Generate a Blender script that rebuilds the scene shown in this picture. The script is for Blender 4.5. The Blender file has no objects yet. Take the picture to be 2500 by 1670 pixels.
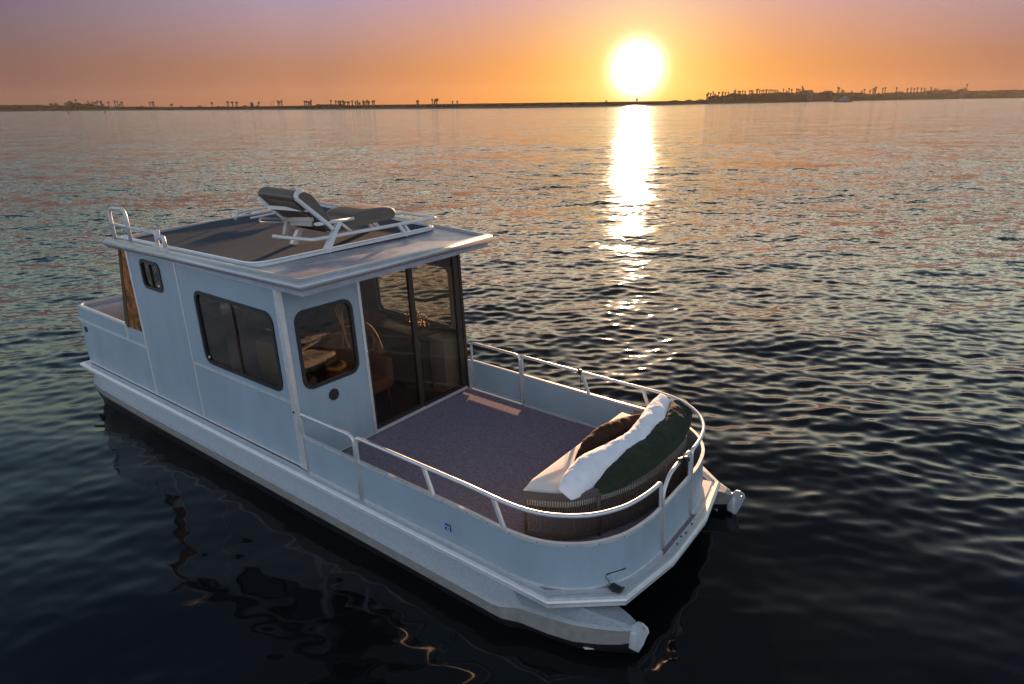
import bpy, bmesh, math, random
import numpy as np
from mathutils import Vector, Matrix, noise as mnoise
from mathutils.geometry import tessellate_polygon
random.seed(7); rng = np.random.default_rng(11)
scene = bpy.context.scene; COL = scene.collection
R = math.radians

# ------------------------------------------------------------------ camera
F_PX = 1590.0; W_PX, H_PX = 2500.0, 1670.0
def axes(yaw, pitch, roll):
    yaw, pitch, roll = R(yaw), R(pitch), R(roll)
    f = Vector((math.sin(yaw)*math.cos(pitch), math.cos(yaw)*math.cos(pitch), -math.sin(pitch)))
    r = Vector((math.cos(yaw), -math.sin(yaw), 0)); u = r.cross(f)
    c, s = math.cos(roll), math.sin(roll)
    return c*r+s*u, -s*r+c*u, f
def rot(a):
    r, u, f = a
    return Matrix(((r.x, u.x, -f.x), (r.y, u.y, -f.y), (r.z, u.z, -f.z)))
A_W = axes(0, 20.15, -0.729)
A_B = axes(-35.977, 19.612, 0.646)            # the same camera seen from the boat
C_B = Vector((5.591, -5.234, 3.827))
SX, SY = -0.0838, 0.0042                       # uprights of the boat rake aft a little
Rwb = rot(A_W) @ rot(A_B).transposed()
wl = Rwb @ (Vector((-.3-SX*.47, -1.55, -.47)) - C_B)
CAM_H = -wl.z
CAM = Vector((0, 0, CAM_H))
M_BOAT = Matrix.Translation(CAM) @ Rwb.to_4x4() @ Matrix.Translation(-C_B)
cam_d = bpy.data.cameras.new("camera"); cam = bpy.data.objects.new("camera", cam_d); COL.objects.link(cam)
cam.matrix_world = Matrix.Translation(CAM) @ rot(A_W).to_4x4()
cam_d.sensor_fit = 'HORIZONTAL'; cam_d.sensor_width = 36.0; cam_d.lens = 36.0*F_PX/W_PX
cam_d.clip_start = 0.1; cam_d.clip_end = 30000
scene.camera = cam
def ray(px, py):
    r, u, f = A_W
    return (f*F_PX + r*(px-W_PX/2) + u*(H_PX/2-py)).normalized()
def ground(px, py):
    d = ray(px, py); return CAM + d*(-CAM.z/d.z)

# ------------------------------------------------------------------ light
vs = scene.view_settings
vs.view_transform = 'Standard'; vs.look = 'None'; vs.exposure = 1.5; vs.gamma = 1; vs.use_curve_mapping = False
SUN = ray(1555, 168)
sun_az = math.atan2(SUN.x, SUN.y); sun_el = math.asin(SUN.z)
LAMP = Vector((math.sin(sun_az)*math.cos(R(3.7)), math.cos(sun_az)*math.cos(R(3.7)), math.sin(R(3.7))))
sl = bpy.data.lights.new("sun", 'SUN'); sl.energy = 5.0; sl.angle = R(0.6); sl.color = (1.0, .56, .30)
so = bpy.data.objects.new("sun", sl); COL.objects.link(so)
so.rotation_euler = (-LAMP).to_track_quat('-Z', 'Y').to_euler()

def setp(n, **k):
    for a, v in k.items(): n.inputs[a.replace('_', ' ')].default_value = v
class NT:
    """small helper for node trees"""
    def __init__(s, tree): s.t = tree; tree.nodes.clear()
    def n(s, kind, *ins, **props):
        o = s.t.nodes.new(kind)
        for k, v in props.items(): setattr(o, k, v)
        for i, v in enumerate(ins):
            if v is None: continue
            if hasattr(v, 'bl_idname') and hasattr(v, 'outputs'): v = v.outputs[0]
            if isinstance(v, bpy.types.NodeSocket): s.t.links.new(v, o.inputs[i])
            else: o.inputs[i].default_value = v
        return o
    def m(s, op, a, b=None, c=None, clamp=False):
        o = s.t.nodes.new('ShaderNodeMath'); o.operation = op; o.use_clamp = clamp
        for i, v in enumerate((a, b, c)):
            if v is None: continue
            if isinstance(v, (int, float)): o.inputs[i].default_value = v
            else: s.t.links.new(v.outputs[0] if hasattr(v, 'outputs') else v, o.inputs[i])
        return o.outputs[0]
    def ramp(s, fac, stops, interp='LINEAR'):
        o = s.t.nodes.new('ShaderNodeValToRGB'); cr = o.color_ramp; cr.interpolation = interp
        while len(cr.elements) < len(stops): cr.elements.new(0.5)
        for e, (p, c) in zip(cr.elements, stops):
            e.position = p; e.color = (c[0], c[1], c[2], 1) if len(c) == 3 else c
        s.t.links.new(fac, o.inputs[0]); return o.outputs[0]
    def mix(s, f, a, b, blend='MIX'):
        o = s.t.nodes.new('ShaderNodeMix'); o.data_type = 'RGBA'; o.blend_type = blend
        for i, v in ((0, f), (6, a), (7, b)):
            if isinstance(v, bpy.types.NodeSocket): s.t.links.new(v, o.inputs[i])
            elif isinstance(v, (int, float)): o.inputs[i].default_value = v
            else: o.inputs[i].default_value = (v[0], v[1], v[2], 1)
        return o.outputs[2]

world = bpy.data.worlds.new("World"); scene.world = world; world.use_nodes = True
w = NT(world.node_tree)
tc = w.n('ShaderNodeTexCoord').outputs['Generated']
nrm = w.n('ShaderNodeVectorMath', tc, operation='NORMALIZE').outputs[0]
sep = w.n('ShaderNodeSeparateXYZ', nrm); zz = sep.outputs[2]
el = w.m('MAXIMUM', zz, 0.0)
hl = w.m('SQRT', w.m('MAXIMUM', w.m('SUBTRACT', 1.0, w.m('MULTIPLY', zz, zz)), 1e-5))
sh = Vector((SUN.x, SUN.y, 0)).normalized()
az = w.m('DIVIDE', w.m('ADD', w.m('MULTIPLY', sep.outputs[0], sh.x), w.m('MULTIPLY', sep.outputs[1], sh.y)), hl)
azd = w.m('ARCCOSINE', w.m('MINIMUM', w.m('MAXIMUM', az, -1.0), 1.0))          # 0 .. pi from the sun's azimuth
azn = w.m('DIVIDE', azd, math.pi)
RS = [(0, (.44, .135, .018)), (.05, (.42, .155, .045)), (.1, (.37, .17, .11)), (.157, (.29, .18, .23)), (.19, (1.15, .95, .64)), (.29, (.95, .82, .64)), (.40, (.34, .33, .33)), (.50, (.12, .125, .14)), (.60, (.050, .058, .074)), (1, (.055, .062, .078))]
RM = [(0, (.215, .085, .042)), (.05, (.22, .10, .062)), (.1, (.215, .135, .14)), (.157, (.190, .160, .25)), (.19, (.95, .92, .62)), (.29, (.80, .82, .66)), (.40, (.27, .31, .34)), (.50, (.10, .125, .16)), (.60, (.047, .062, .090)), (1, (.055, .062, .078))]
RL = [(0, (.11, .052, .042)), (.05, (.115, .062, .052)), (.1, (.105, .075, .090)), (.157, (.078, .068, .130)), (.19, (.33, .41, .29)), (.29, (.30, .38, .35)), (.40, (.15, .23, .30)), (.50, (.075, .12, .175)), (.60, (.042, .068, .115)), (1, (.055, .062, .078))]
RB = [(0, (.46, .52, .62)), (.2, (.48, .57, .70)), (.42, (.38, .48, .63)), (.65, (.12, .155, .22)), (1, (.055, .062, .078))]
rs, rm, rl, rb = (w.ramp(el, r) for r in (RS, RM, RL, RB))
def band(a, b):
    return w.m('MULTIPLY', w.m('SUBTRACT', azn, a), 1/(b-a), clamp=True)
base = w.mix(band(.04, .14), rs, rm); base = w.mix(band(.155, .25), base, rl); base = w.mix(band(.30, .58), base, rb)
base = w.n('ShaderNodeVectorMath', base, (2, 2, 2), operation='MULTIPLY').outputs[0]
dot = w.n('ShaderNodeVectorMath', nrm, tuple(SUN), operation='DOT_PRODUCT').outputs['Value']
ang = w.m('MULTIPLY', w.m('ARCCOSINE', w.m('MINIMUM', dot, 1.0)), 180/math.pi)
def glow(width, power, col, k):
    e = w.m('EXPONENT', w.m('MULTIPLY', w.m('POWER', w.m('DIVIDE', ang, width), power), -1.0))
    c = w.t.nodes.new('ShaderNodeVectorMath'); c.operation = 'SCALE'; c.inputs[0].default_value = tuple(v*k for v in col)
    w.t.links.new(e, c.inputs[3]); return c.outputs[0]
acc = base
for g in (glow(1.75, 2.6, (1, .95, .85), 3.0), glow(4.6, 1.5, (.45, .62, .22), .80), glow(10.5, 1.6, (.30, .22, .01), .50)):
    acc = w.n('ShaderNodeVectorMath', acc, g, operation='ADD').outputs[0]
nish = w.n('ShaderNodeTexSky'); nish.sky_type = 'NISHITA'; nish.sun_disc = False
nish.sun_elevation = sun_el; nish.sun_rotation = sun_az
bg1 = w.n('ShaderNodeBackground', acc, 1/2.83); bg2 = w.n('ShaderNodeBackground', nish, 0.0008)
addb = w.n('ShaderNodeAddShader', bg1, bg2)
wo = w.n('ShaderNodeOutputWorld', addb)

# ------------------------------------------------------------------ materials
MATS = {}
def mat(name, color, rough=.5, metal=0.0, var=.0, vscale=8.0, bump=0.0, bscale=60.0, spec=None, sheen=0.0, streak=None):
    if name in MATS: return MATS[name]
    m = bpy.data.materials.new(name); m.use_nodes = True; t = NT(m.node_tree)
    co = t.n('ShaderNodeTexCoord').outputs['Object']
    b = t.n('ShaderNodeBsdfPrincipled')
    b.inputs['Roughness'].default_value = rough; b.inputs['Metallic'].default_value = metal
    if spec is not None: b.inputs['Specular IOR Level'].default_value = spec
    if sheen: b.inputs['Sheen Weight'].default_value = sheen
    c = (*color, 1)
    if var > 0:
        src = co
        if streak: src = t.n('ShaderNodeMapping', co, None, None, streak).outputs[0]
        n1 = t.n('ShaderNodeTexNoise', src); n1.inputs['Scale'].default_value = vscale; n1.inputs['Detail'].default_value = 6; n1.inputs['Roughness'].default_value = .65
        lo = tuple(v*(1-var) for v in color); hi = tuple(min(1, v*(1+var)) for v in color)
        cc = t.ramp(n1.outputs[0], [(.3, lo), (.7, hi)])
        t.t.links.new(cc, b.inputs['Base Color'])
        rr = t.m('ADD', t.m('MULTIPLY', n1.outputs[0], .25), rough-.12, clamp=True); t.t.links.new(rr, b.inputs['Roughness'])
    else: b.inputs['Base Color'].default_value = c
    if bump > 0:
        n2 = t.n('ShaderNodeTexNoise', co); n2.inputs['Scale'].default_value = bscale; n2.inputs['Detail'].default_value = 4
        bp = t.n('ShaderNodeBump'); bp.inputs['Strength'].default_value = bump; bp.inputs['Distance'].default_value = .01
        t.t.links.new(n2.outputs[0], bp.inputs['Height']); t.t.links.new(bp.outputs[0], b.inputs['Normal'])
    t.n('ShaderNodeOutputMaterial', b); MATS[name] = m; return m
def glass_mat(name, tint, refl=1.0):
    m = bpy.data.materials.new(name); m.use_nodes = True; t = NT(m.node_tree)
    tr = t.n('ShaderNodeBsdfTransparent', (*tint, 1)); gl = t.n('ShaderNodeBsdfGlossy'); gl.inputs['Roughness'].default_value = .02
    gl.inputs['Color'].default_value = (refl, refl, refl, 1)
    co = t.n('ShaderNodeTexCoord').outputs['Object']
    nn = t.n('ShaderNodeTexNoise', co); nn.inputs['Scale'].default_value = 2.5
    bp = t.n('ShaderNodeBump'); bp.inputs['Strength'].default_value = .05; bp.inputs['Distance'].default_value = .02
    t.t.links.new(nn.outputs[0], bp.inputs['Height']); t.t.links.new(bp.outputs[0], gl.inputs['Normal'])
    ge = t.n('ShaderNodeNewGeometry'); dp = t.n('ShaderNodeVectorMath', ge.outputs['Incoming'], ge.outputs['Normal'], operation='DOT_PRODUCT').outputs['Value']
    fr = t.m('ADD', .045, t.m('MULTIPLY', t.m('POWER', t.m('SUBTRACT', 1.0, t.m('ABSOLUTE', dp)), 5.0), .9))
    mx = t.n('ShaderNodeMixShader', fr, tr, gl); t.n('ShaderNodeOutputMaterial', mx); return m

ALU = mat('brushed_white_aluminium', (.64, .635, .625), .36, .45, .10, 14, .05, 90)
ALUD = mat('dull_aluminium', (.52, .53, .54), .45, .25, .14, 20, .08, 80)
FASC = mat('dull_fascia_extrusion', (.46, .46, .455), .40, .40, .14, 6, .06, 60, streak=(1, 1, 6))
PANEL = mat('blue_grey_panel_paint', (.285, .355, .40), .36, .0, .11, 2.2, .10, 9, streak=(1, 1, .45))
DECK = mat('purple_grey_marine_carpet', (.225, .185, .225), .95, 0, .38, 42, .5, 240, spec=.15)
ROOFC = mat('dark_roof_carpet', (.060, .075, .095), .95, 0, .25, 40, .5, 160, spec=.03)
ROOFA = mat('weathered_roof_sheet', (.33, .33, .385), .42, .25, .22, 7, .08, 60, streak=(1, 1, 1))
HULL = mat('pontoon_skin', (.29, .31, .325), .55, .15, .16, 40, .25, 130)
HULLW = mat('pontoon_side_paint', (.235, .225, .20), .55, .05, .18, 12, .12, 60)
BLACKP = mat('black_bottom_paint', (.012, .010, .010), .5, 0, .3, 10)
BLACK = mat('black_rubber', (.012, .012, .013), .5, 0, .2, 30)
BRONZE = mat('bronze_door_frame', (.045, .030, .022), .4, .4, .15, 20)
INTW = mat('dark_cabin_lining', (.10, .075, .055), .7, 0, .15, 6)
INTF = mat('cabin_floor', (.07, .055, .05), .6, 0, .2, 12)
GLASS_D = glass_mat('dark_tinted_glass', (.64, .60, .55), 1.0); GLASS_C = glass_mat('clear_window_glass', (.93, .90, .86), .7)
GLASS_B = glass_mat('bronze_glass', (.78, .70, .62), .8)

# ------------------------------------------------------------------ mesh helpers
class MB:
    def __init__(s): s.v = []; s.f = []; s.m = []; s.sm = []
    def add(s, vs_, fs, mi=0, smooth=False):
        o = len(s.v); s.v += [tuple(p) for p in vs_]
        for f in fs: s.f.append([i+o for i in f]); s.m.append(mi); s.sm.append(smooth)
        return s
    def hexa(s, p, mi=0):   # p: 4 bottom (ccw) + 4 top
        return s.add(p, [(3, 2, 1, 0), (4, 5, 6, 7), (0, 1, 5, 4), (1, 2, 6, 5), (2, 3, 7, 6), (3, 0, 4, 7)], mi)
    def box(s, x0, x1, y0, y1, z0, z1, mi=0):
        return s.hexa([(x0, y0, z0), (x1, y0, z0), (x1, y1, z0), (x0, y1, z0), (x0, y0, z1), (x1, y0, z1), (x1, y1, z1), (x0, y1, z1)], mi)
    def rbox(s, x0, x1, y0, y1, z0, z1, r=.01, n=2, mi=0):
        bm = bmesh.new(); bmesh.ops.create_cube(bm, size=1)
        for v in bm.verts: v.co = Vector(((x0+x1)/2+v.co.x*(x1-x0), (y0+y1)/2+v.co.y*(y1-y0), (z0+z1)/2+v.co.z*(z1-z0)))
        bmesh.ops.bevel(bm, geom=list(bm.edges), offset=r, segments=n, affect='EDGES', profile=.5)
        bm.verts.index_update(); s.add([v.co[:] for v in bm.verts], [[v.index for v in f.verts] for f in bm.faces], mi, True); bm.free(); return s
    def tube(s, pts, r, n=10, closed=False, mi=0, flat=1.0, up=None, caps=True, square=False):
        pts = [Vector(p) for p in pts]; N = len(pts); rr = r if hasattr(r, '__len__') else [r]*N
        tang = []
        for i in range(N):
            a = pts[(i-1) % N] if (closed or i > 0) else pts[i]; b = pts[(i+1) % N] if (closed or i < N-1) else pts[i]
            tang.append((b-a).normalized())
        ref = Vector(up) if up else (Vector((0, 0, 1)) if abs(tang[0].z) < .9 else Vector((1, 0, 0)))
        U = (ref - tang[0]*ref.dot(tang[0])).normalized(); vs_ = []
        if square: n = 4
        for i in range(N):
            U = U - tang[i]*U.dot(tang[i])
            if up: U = Vector(up) - tang[i]*Vector(up).dot(tang[i])
            U.normalize(); V = tang[i].cross(U)
            for k in range(n):
                a = 2*math.pi*(k+.5)/n; c_, s_ = math.cos(a), math.sin(a)
                q = math.sqrt(2) if square else 1
                vs_.append(pts[i] + V*(c_*rr[i]*q) + U*(s_*rr[i]*flat*q))
        fs = []
        for i in range(N if closed else N-1):
            j = (i+1) % N
            for k in range(n): fs.append((i*n+k, i*n+(k+1) % n, j*n+(k+1) % n, j*n+k))
        s.add(vs_, fs, mi, not square)
        if not closed and caps:
            s.add([vs_[k] for k in range(n)], [tuple(range(n-1, -1, -1))], mi); s.add([vs_[(N-1)*n+k] for k in range(n)], [tuple(range(n))], mi)
        return s
    def prism(s, poly, z0, z1, mi=0, zf=None):
        n = len(poly); zt = zf or (lambda x, y: z1)
        b = [(x, y, z0) for x, y in poly]; t = [(x, y, zt(x, y)) for x, y in poly]
        tris = tessellate_polygon([[Vector((x, y, 0)) for x, y in poly]])
        fs = []
        def area(tr): 
            a, b_, c = (poly[i] for i in tr); return (b_[0]-a[0])*(c[1]-a[1])-(b_[1]-a[1])*(c[0]-a[0])
        for tr in tris:
            tr = tuple(tr) if area(tr) > 0 else tuple(reversed(tr))
            fs.append(tuple(i+n for i in tr)); fs.append(tuple(reversed(tr)))
        ccw = sum(poly[i][0]*poly[(i+1) % n][1]-poly[(i+1) % n][0]*poly[i][1] for i in range(n)) > 0
        for i in range(n):
            j = (i+1) % n; q = (i, j, j+n, i+n); fs.append(q if ccw else tuple(reversed(q)))
        return s.add(b+t, fs, mi)
    def sweep(s, path, prof, closed=False, mi=0, smooth=False):
        """profile [(offset to the right of travel, z)...] closed loop, swept along a 2D/3D path with mitres"""
        P = [Vector((p[0], p[1])) for p in path]; Z = [p[2] if len(p) > 2 else 0 for p in path]; N = len(P); n = len(prof); vs_ = []
        for i in range(N):
            a = P[i]-P[i-1] if (closed or i > 0) else P[1]-P[0]; b = P[(i+1) % N]-P[i] if (closed or i < N-1) else P[-1]-P[-2]
            a.normalize(); b.normalize(); na = Vector((a.y, -a.x)); nb = Vector((b.y, -b.x))
            m_ = (na+nb).normalized(); k = 1/max(.3, m_.dot(na))
            for o, z in prof: q = P[i]+m_*o*k; vs_.append((q.x, q.y, z+Z[i]))
        fs = []
        for i in range(N if closed else N-1):
            j = (i+1) % N
            for k in range(n): fs.append((i*n+k, j*n+k, j*n+(k+1) % n, i*n+(k+1) % n))
        s.add(vs_, fs, mi, smooth)
        if not closed:
            s.add([vs_[k] for k in range(n)], [tuple(range(n))], mi); s.add([vs_[(N-1)*n+k] for k in range(n)], [tuple(range(n-1, -1, -1))], mi)
        return s
    def holed(s, outer, holes, fn, th, mi=0):
        """flat panel with holes: 2D loops (u,v); fn(u,v,w)->xyz ; thickness th"""
        loops = [outer]+holes; flat = [p for l in loops for p in l]; n = len(flat)
        tris = tessellate_polygon([[Vector((u, v, 0)) for u, v in l] for l in loops])
        vs_ = [fn(u, v, 0) for u, v in flat]+[fn(u, v, th) for u, v in flat]; fs = []
        for tr in tris:
            fs.append(tuple(tr)); fs.append(tuple(i+n for i in reversed(tr)))
        o = 0
        for l in loops:
            for i in range(len(l)):
                a, b = o+i, o+(i+1) % len(l); fs.append((a, b, b+n, a+n))
            o += len(l)
        return s.add(vs_, fs, mi)
    def ell(s, c, r, nu=16, nv=10, mi=0, fn=None):
        vs_ = []; fs = []
        for j in range(nv+1):
            p = math.pi*j/nv
            for i in range(nu):
                t = 2*math.pi*i/nu; q = Vector((math.sin(p)*math.cos(t), math.sin(p)*math.sin(t), math.cos(p)))
                if fn: q = fn(q)
                vs_.append((c[0]+q.x*r[0], c[1]+q.y*r[1], c[2]+q.z*r[2]))
        for j in range(nv):
            for i in range(nu): fs.append((j*nu+i, (j+1)*nu+i, (j+1)*nu+(i+1) % nu, j*nu+(i+1) % nu))
        return s.add(vs_, fs, mi, True)
    def mesh(s, name, mats, base=(0, 0, 0), shear=False):
        me = bpy.data.meshes.new(name); v = np.array(s.v, dtype=float).reshape(-1, 3)
        if shear: v = v.copy(); v[:, 0] += SX*v[:, 2]; v[:, 1] += SY*v[:, 2]
        v = v-np.array(base); me.from_pydata(v.tolist(), [], s.f)
        if not isinstance(mats, (list, tuple)): mats = [mats]
        for m_ in mats: me.materials.append(m_)
        me.polygons.foreach_set('material_index', s.m); me.polygons.foreach_set('use_smooth', s.sm)
        me.validate(); bm = bmesh.new(); bm.from_mesh(me); bmesh.ops.remove_doubles(bm, verts=bm.verts, dist=1e-6)
        bmesh.ops.recalc_face_normals(bm, faces=bm.faces); bm.to_mesh(me); bm.free(); return me

def tag(o, label, cat, group=None, kind=None):
    if kind: o['kind'] = kind
    if label: o['label'] = label
    if cat: o['category'] = cat
    if group: o['group'] = group
    return o
def shv(p): return Vector((p[0]+SX*p[2], p[1]+SY*p[2], p[2]))
def bthing(name, label, cat, base, group=None):
    """thing on the boat: Empty at its base, given in boat coordinates"""
    e = bpy.data.objects.new(name, None); COL.objects.link(e); e.empty_display_size = .1
    e.matrix_world = M_BOAT @ Matrix.Translation(shv(base)); e['base'] = tuple(shv(base)); return tag(e, label, cat, group)
def bpart(name, mb, mats, parent, label=None):
    base = parent['base']; o = bpy.data.objects.new(name, mb.mesh(name, mats, base, True)); COL.objects.link(o)
    o.parent = parent; o['base'] = tuple(base)
    if label: o['label'] = label
    return o
def bsolo(name, mb, mats, label, cat, base, group=None):
    b = shv(base); o = bpy.data.objects.new(name, mb.mesh(name, mats, b, True)); COL.objects.link(o)
    o.matrix_world = M_BOAT @ Matrix.Translation(b); o['base'] = tuple(b); return tag(o, label, cat, group)

def rrect(u0, u1, v0, v1, r, n=6):
    p = []
    for cu, cv, a0 in ((u1-r, v1-r, 0), (u0+r, v1-r, 90), (u0+r, v0+r, 180), (u1-r, v0+r, 270)):
        for i in range(n+1): a = R(a0+90*i/n); p.append((cu+r*math.cos(a), cv+r*math.sin(a)))
    return p
def smooth_path(pts, k=6, closed=False):
    P = [Vector(p) for p in pts]; out = []; N = len(P); rngi = range(N if closed else N-1)
    for i in rngi:
        p0 = P[(i-1) % N] if (closed or i > 0) else P[i]; p1 = P[i]; p2 = P[(i+1) % N]; p3 = P[(i+2) % N] if (closed or i < N-2) else p2
        for j in range(k):
            t = j/k; out.append(.5*((2*p1)+(p2-p0)*t+(2*p0-5*p1+4*p2-p3)*t*t+(3*p1-p0-3*p2+p3)*t**3))
    if not closed: out.append(P[-1])
    return out
def round_corners(pts, r, n=5):
    P = [Vector(p) for p in pts]; out = [P[0]]
    for i in range(1, len(P)-1):
        a = (P[i-1]-P[i]); b = (P[i+1]-P[i]); d = min(r, a.length*.49, b.length*.49); A = P[i]+a.normalized()*d; B = P[i]+b.normalized()*d
        for k in range(n+1):
            t = k/n; out.append(A*(1-t)**2+P[i]*2*t*(1-t)+B*t*t)
    out.append(P[-1]); return out

# ================================================================== THE BOAT
BOAT = bthing('houseboat', 'blue-grey aluminium pontoon houseboat with square cabin and open railed fore deck', 'houseboat', (0, 0, 0))
HR = 2.205; YC = 1.417; WD = 1.525
XA, XB, YB, XC, YCC, XR = 3.294, 3.793, 1.1085, 3.914, .388, -5.42
deck_poly = [(XR, -WD), (XA, -WD), (XB, -YB), (XC, -YCC), (XC, YCC), (XB, YB), (XA, WD), (XR, WD)]
fs_ = .955
def shrink(p, d):
    return [(x-(d if x > 3 else -d if x < -5 else 0)*.9, y-math.copysign(d*(1 if abs(y) > 1.2 else .8 if abs(y) > .9 else .3), y)) for x, y in p]
mb = MB().prism(shrink(deck_poly, .085), -.06, .012); bpart('carpeted_deck', mb, DECK, BOAT)
# edge: flat flange + rounded rub rail
rub = [(-.09, -.055), (-.09, .017), (-.035, .019), (-.03, .03), (.0, .032), (.018, .018), (.024, 0), (.018, -.02), (.004, -.034), (.004, -.058)]
mb = MB().sweep(deck_poly, rub, closed=True)
for (x, y), (x2, y2) in (((XA, -WD), (XA-.075, -WD+.1)), ((XC, -YCC), (XC-.09, -YCC+.03)), ((XC, YCC), (XC-.09, YCC-.03)), ((XA, WD), (XA-.075, WD-.1))): pass
bpart('deck_edge', mb, ALU, BOAT)
# wider corner plates on the bow
pl_ = [(3.64, -1.06), (3.735, -1.08), (3.83, -.46), (3.80, -.36), (3.775, -.36), (3.76, -.62)]
plates = [bpart('bow_corner_plate', MB().prism([(3.18, -1.46), (3.30, -1.455), (3.735, -1.08), (3.62, -1.10), (3.45, -1.27)], .013, .022), ALUD, BOAT),
          bpart('bow_corner_plate', MB().prism(pl_, .014, .023), ALUD, BOAT), bpart('bow_corner_plate', MB().prism([(x, -y) for x, y in pl_][::-1], .014, .023), ALUD, BOAT)]
for x, y in ((3.86, -.18), (3.845, -.05), (3.86, .03), (3.85, .2), (3.68, -1.12), (3.735, -1.02), (3.80, .9), (3.78, 1.0), (3.74, 1.12)): bpart('screw', MB().tube([(x, y, .02), (x, y, .03)], .008, 8), BLACK, plates[0 if y < -.9 else 2 if y > .3 else 1])

# --- pontoons
def pontoon(sgn):
    # stations: x, outboard lip y, inboard y, top z at deck side, lip z, lower edge z
    st = [(-5.30, 1.34, 1.28, -.12, -.15, -.21), (-5.22, 1.47, 1.15, -.08, -.16, -.25), (-4.97, 1.58, 1.0, -.05, -.165, -.27), (-4.6, 1.62, .85, -.05, -.17, -.28),
          (-3.5, 1.64, .78, -.05, -.17, -.28), (-1.0, 1.645, .78, -.05, -.175, -.29), (1.0, 1.655, .78, -.05, -.175, -.29), (2.80, 1.67, .78, -.05, -.17, -.28),
          (2.88, 1.66, .78, -.055, -.165, -.29), (3.03, 1.585, .80, -.06, -.155, -.31), (3.28, 1.535, .92, -.07, -.15, -.325), (3.50, 1.485, 1.05, -.08, -.145, -.32), (3.70, 1.40, 1.11, -.09, -.14, -.30), (3.85, 1.315, 1.145, -.10, -.14, -.28), (3.925, 1.245, 1.165, -.12, -.15, -.27)]
    v = []; n = 8
    for x, yo, yi, zt, zl, zb in st:
        k = 1 if x < 3 else max(.25, 1-(x-3)*.75); zk = -.95 if x < 2.6 else -.95+(x-2.6)*.42
        yin = min(yi, yo-.05); ym = (yo+yin)/2
        ytop = min(1.50, yo-.06)
        v += [(x, sgn*yin, zt), (x, sgn*(ytop if x < 3 else (yin*.35+yo*.65)), zt), (x, sgn*(yo-min(.042, (yo-yin)*.3)), zl+.004), (x, sgn*yo, zl-.002), (x, sgn*(yo-.01), zb), (x, sgn*(ym+.62*(yo-ym)), (zb+zk)/2), (x, sgn*ym, zk), (x, sgn*(yin+.02), (zb+zk)/2+.1)]
    m = len(st); mb = MB(); mats = [0, 0, 3, 1, 2, 2, 2, 2]
    for k in range(n):
        fs = []
        for i in range(m-1): fs.append((i*n+k, (i+1)*n+k, (i+1)*n+(k+1) % n, i*n+(k+1) % n))
        mb.add(v, fs, mats[k] if k != 7 else 1, k in (4, 5, 6))
    # noses
    mb.add(v[:n], [tuple(range(n))], 1); mb.add(v[-n:], [tuple(range(n))], 1)
    h = bpart('pontoon', mb, [HULL, HULLW, BLACKP, ALUD], BOAT)
    e = MB(); y = 1.215*sgn       # lifting eye: upright plate with a hole
    outer = [(3.86, -.33), (3.92, -.355), (3.968, -.355), (4.005, -.27), (4.037, -.165), (4.055, -.12), (4.045, -.082), (4.0, -.057), (3.955, -.066), (3.92, -.11), (3.86, -.13)]
    hole = [(4.012+.014*math.cos(R(a)), -.10+.014*math.sin(R(a))) for a in range(0, 360, 45)]
    e.holed(outer, [hole], lambda u, v_, w_: (u, y-.008+w_, v_), .016); e.rbox(3.87, 3.955, min(y-.042, y+.042), max(y-.042, y+.042), -.335, -.15, .018)
    bpart('lifting_eye', e, ALUD, h)
    f = MB(); o = lambda q: [(x, sgn*yy, z) for x, yy, z in q]
    f.hexa(o([(3.40, 1.37, -.385), (3.58, 1.42, -.395), (3.77, 1.275, -.385), (3.78, 1.16, -.375)])+o([(3.42, 1.33, -.37), (3.58, 1.405, -.385), (3.77, 1.26, -.37), (3.77, 1.16, -.36)]))
    bpart('spray_fin', f, ALUD, h)
    return h
pontoon(-1); pontoon(1)

# --- cabin walls
TH = .03
def side_map(sgn):   # (x, z, w) on the side wall, outer face at |y| = YC
    return lambda u, v_, w_: (u, sgn*(YC-w_), v_)
win_big = (-1.709, -.195, .893, 1.765); win_small = (-2.93, -2.47, 1.625, 1.972)
ZT = 2.14
def wall(sgn, holes):
    mb = MB().holed([(-3.26, .03), (-.004, .03), (-.004, ZT), (-3.26, ZT)], holes, side_map(sgn), TH)
    mb.box(-5.37, -3.262, sgn*YC if sgn < 0 else YC-TH, sgn*YC+TH if sgn < 0 else YC, .03, .925)
    return mb
hb = rrect(*win_big, .11); hs_ = rrect(*win_small, .07)
bpart('cabin_side_wall', wall(-1, [hb, hs_]), PANEL, BOAT); bpart('cabin_side_wall', wall(1, [hb]), PANEL, BOAT)
# front wall with window hole and doorway
fw = lambda u, v_, w_: (-w_, u, v_)
win_f = (-1.27, -.518, .91, 1.768)
mb = MB().holed([(-1.414, .03), (-.385, .03), (-.385, ZT), (-1.414, ZT)], [rrect(*win_f, .11)], fw, TH)
mb.box(-TH, 0, -.383, 1.414, 2.03, ZT)
bpart('cabin_front_wall', mb, PANEL, BOAT)
mb = MB(); mb.box(-3.29, -3.262, -1.38, -.3, .03, ZT); mb.box(-3.29, -3.262, .5, 1.38, .03, ZT); mb.box(-3.29, -3.262, -.298, .498, 1.95, ZT)
bpart('cabin_rear_wall', mb, PANEL, BOAT)
mb = MB(); mb.box(-3.25, -.04, -1.384, -1.378, .03, .885); mb.box(-3.25, -.04, 1.378, 1.384, .03, .885)
mb.box(-3.25, -.04, 1.378, 1.384, 1.775, 2.1); mb.box(-3.25, -1.715, 1.378, 1.384, .887, 1.773); mb.box(-3.25, -.04, -1.38, 1.38, 2.10, 2.13)
mb.box(-3.258, -3.252, -1.378, -.3, .03, 2.09); mb.box(-3.258, -3.252, .5, 1.378, .03, 2.09)
bpart('cabin_lining', mb, INTW, BOAT)
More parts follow.
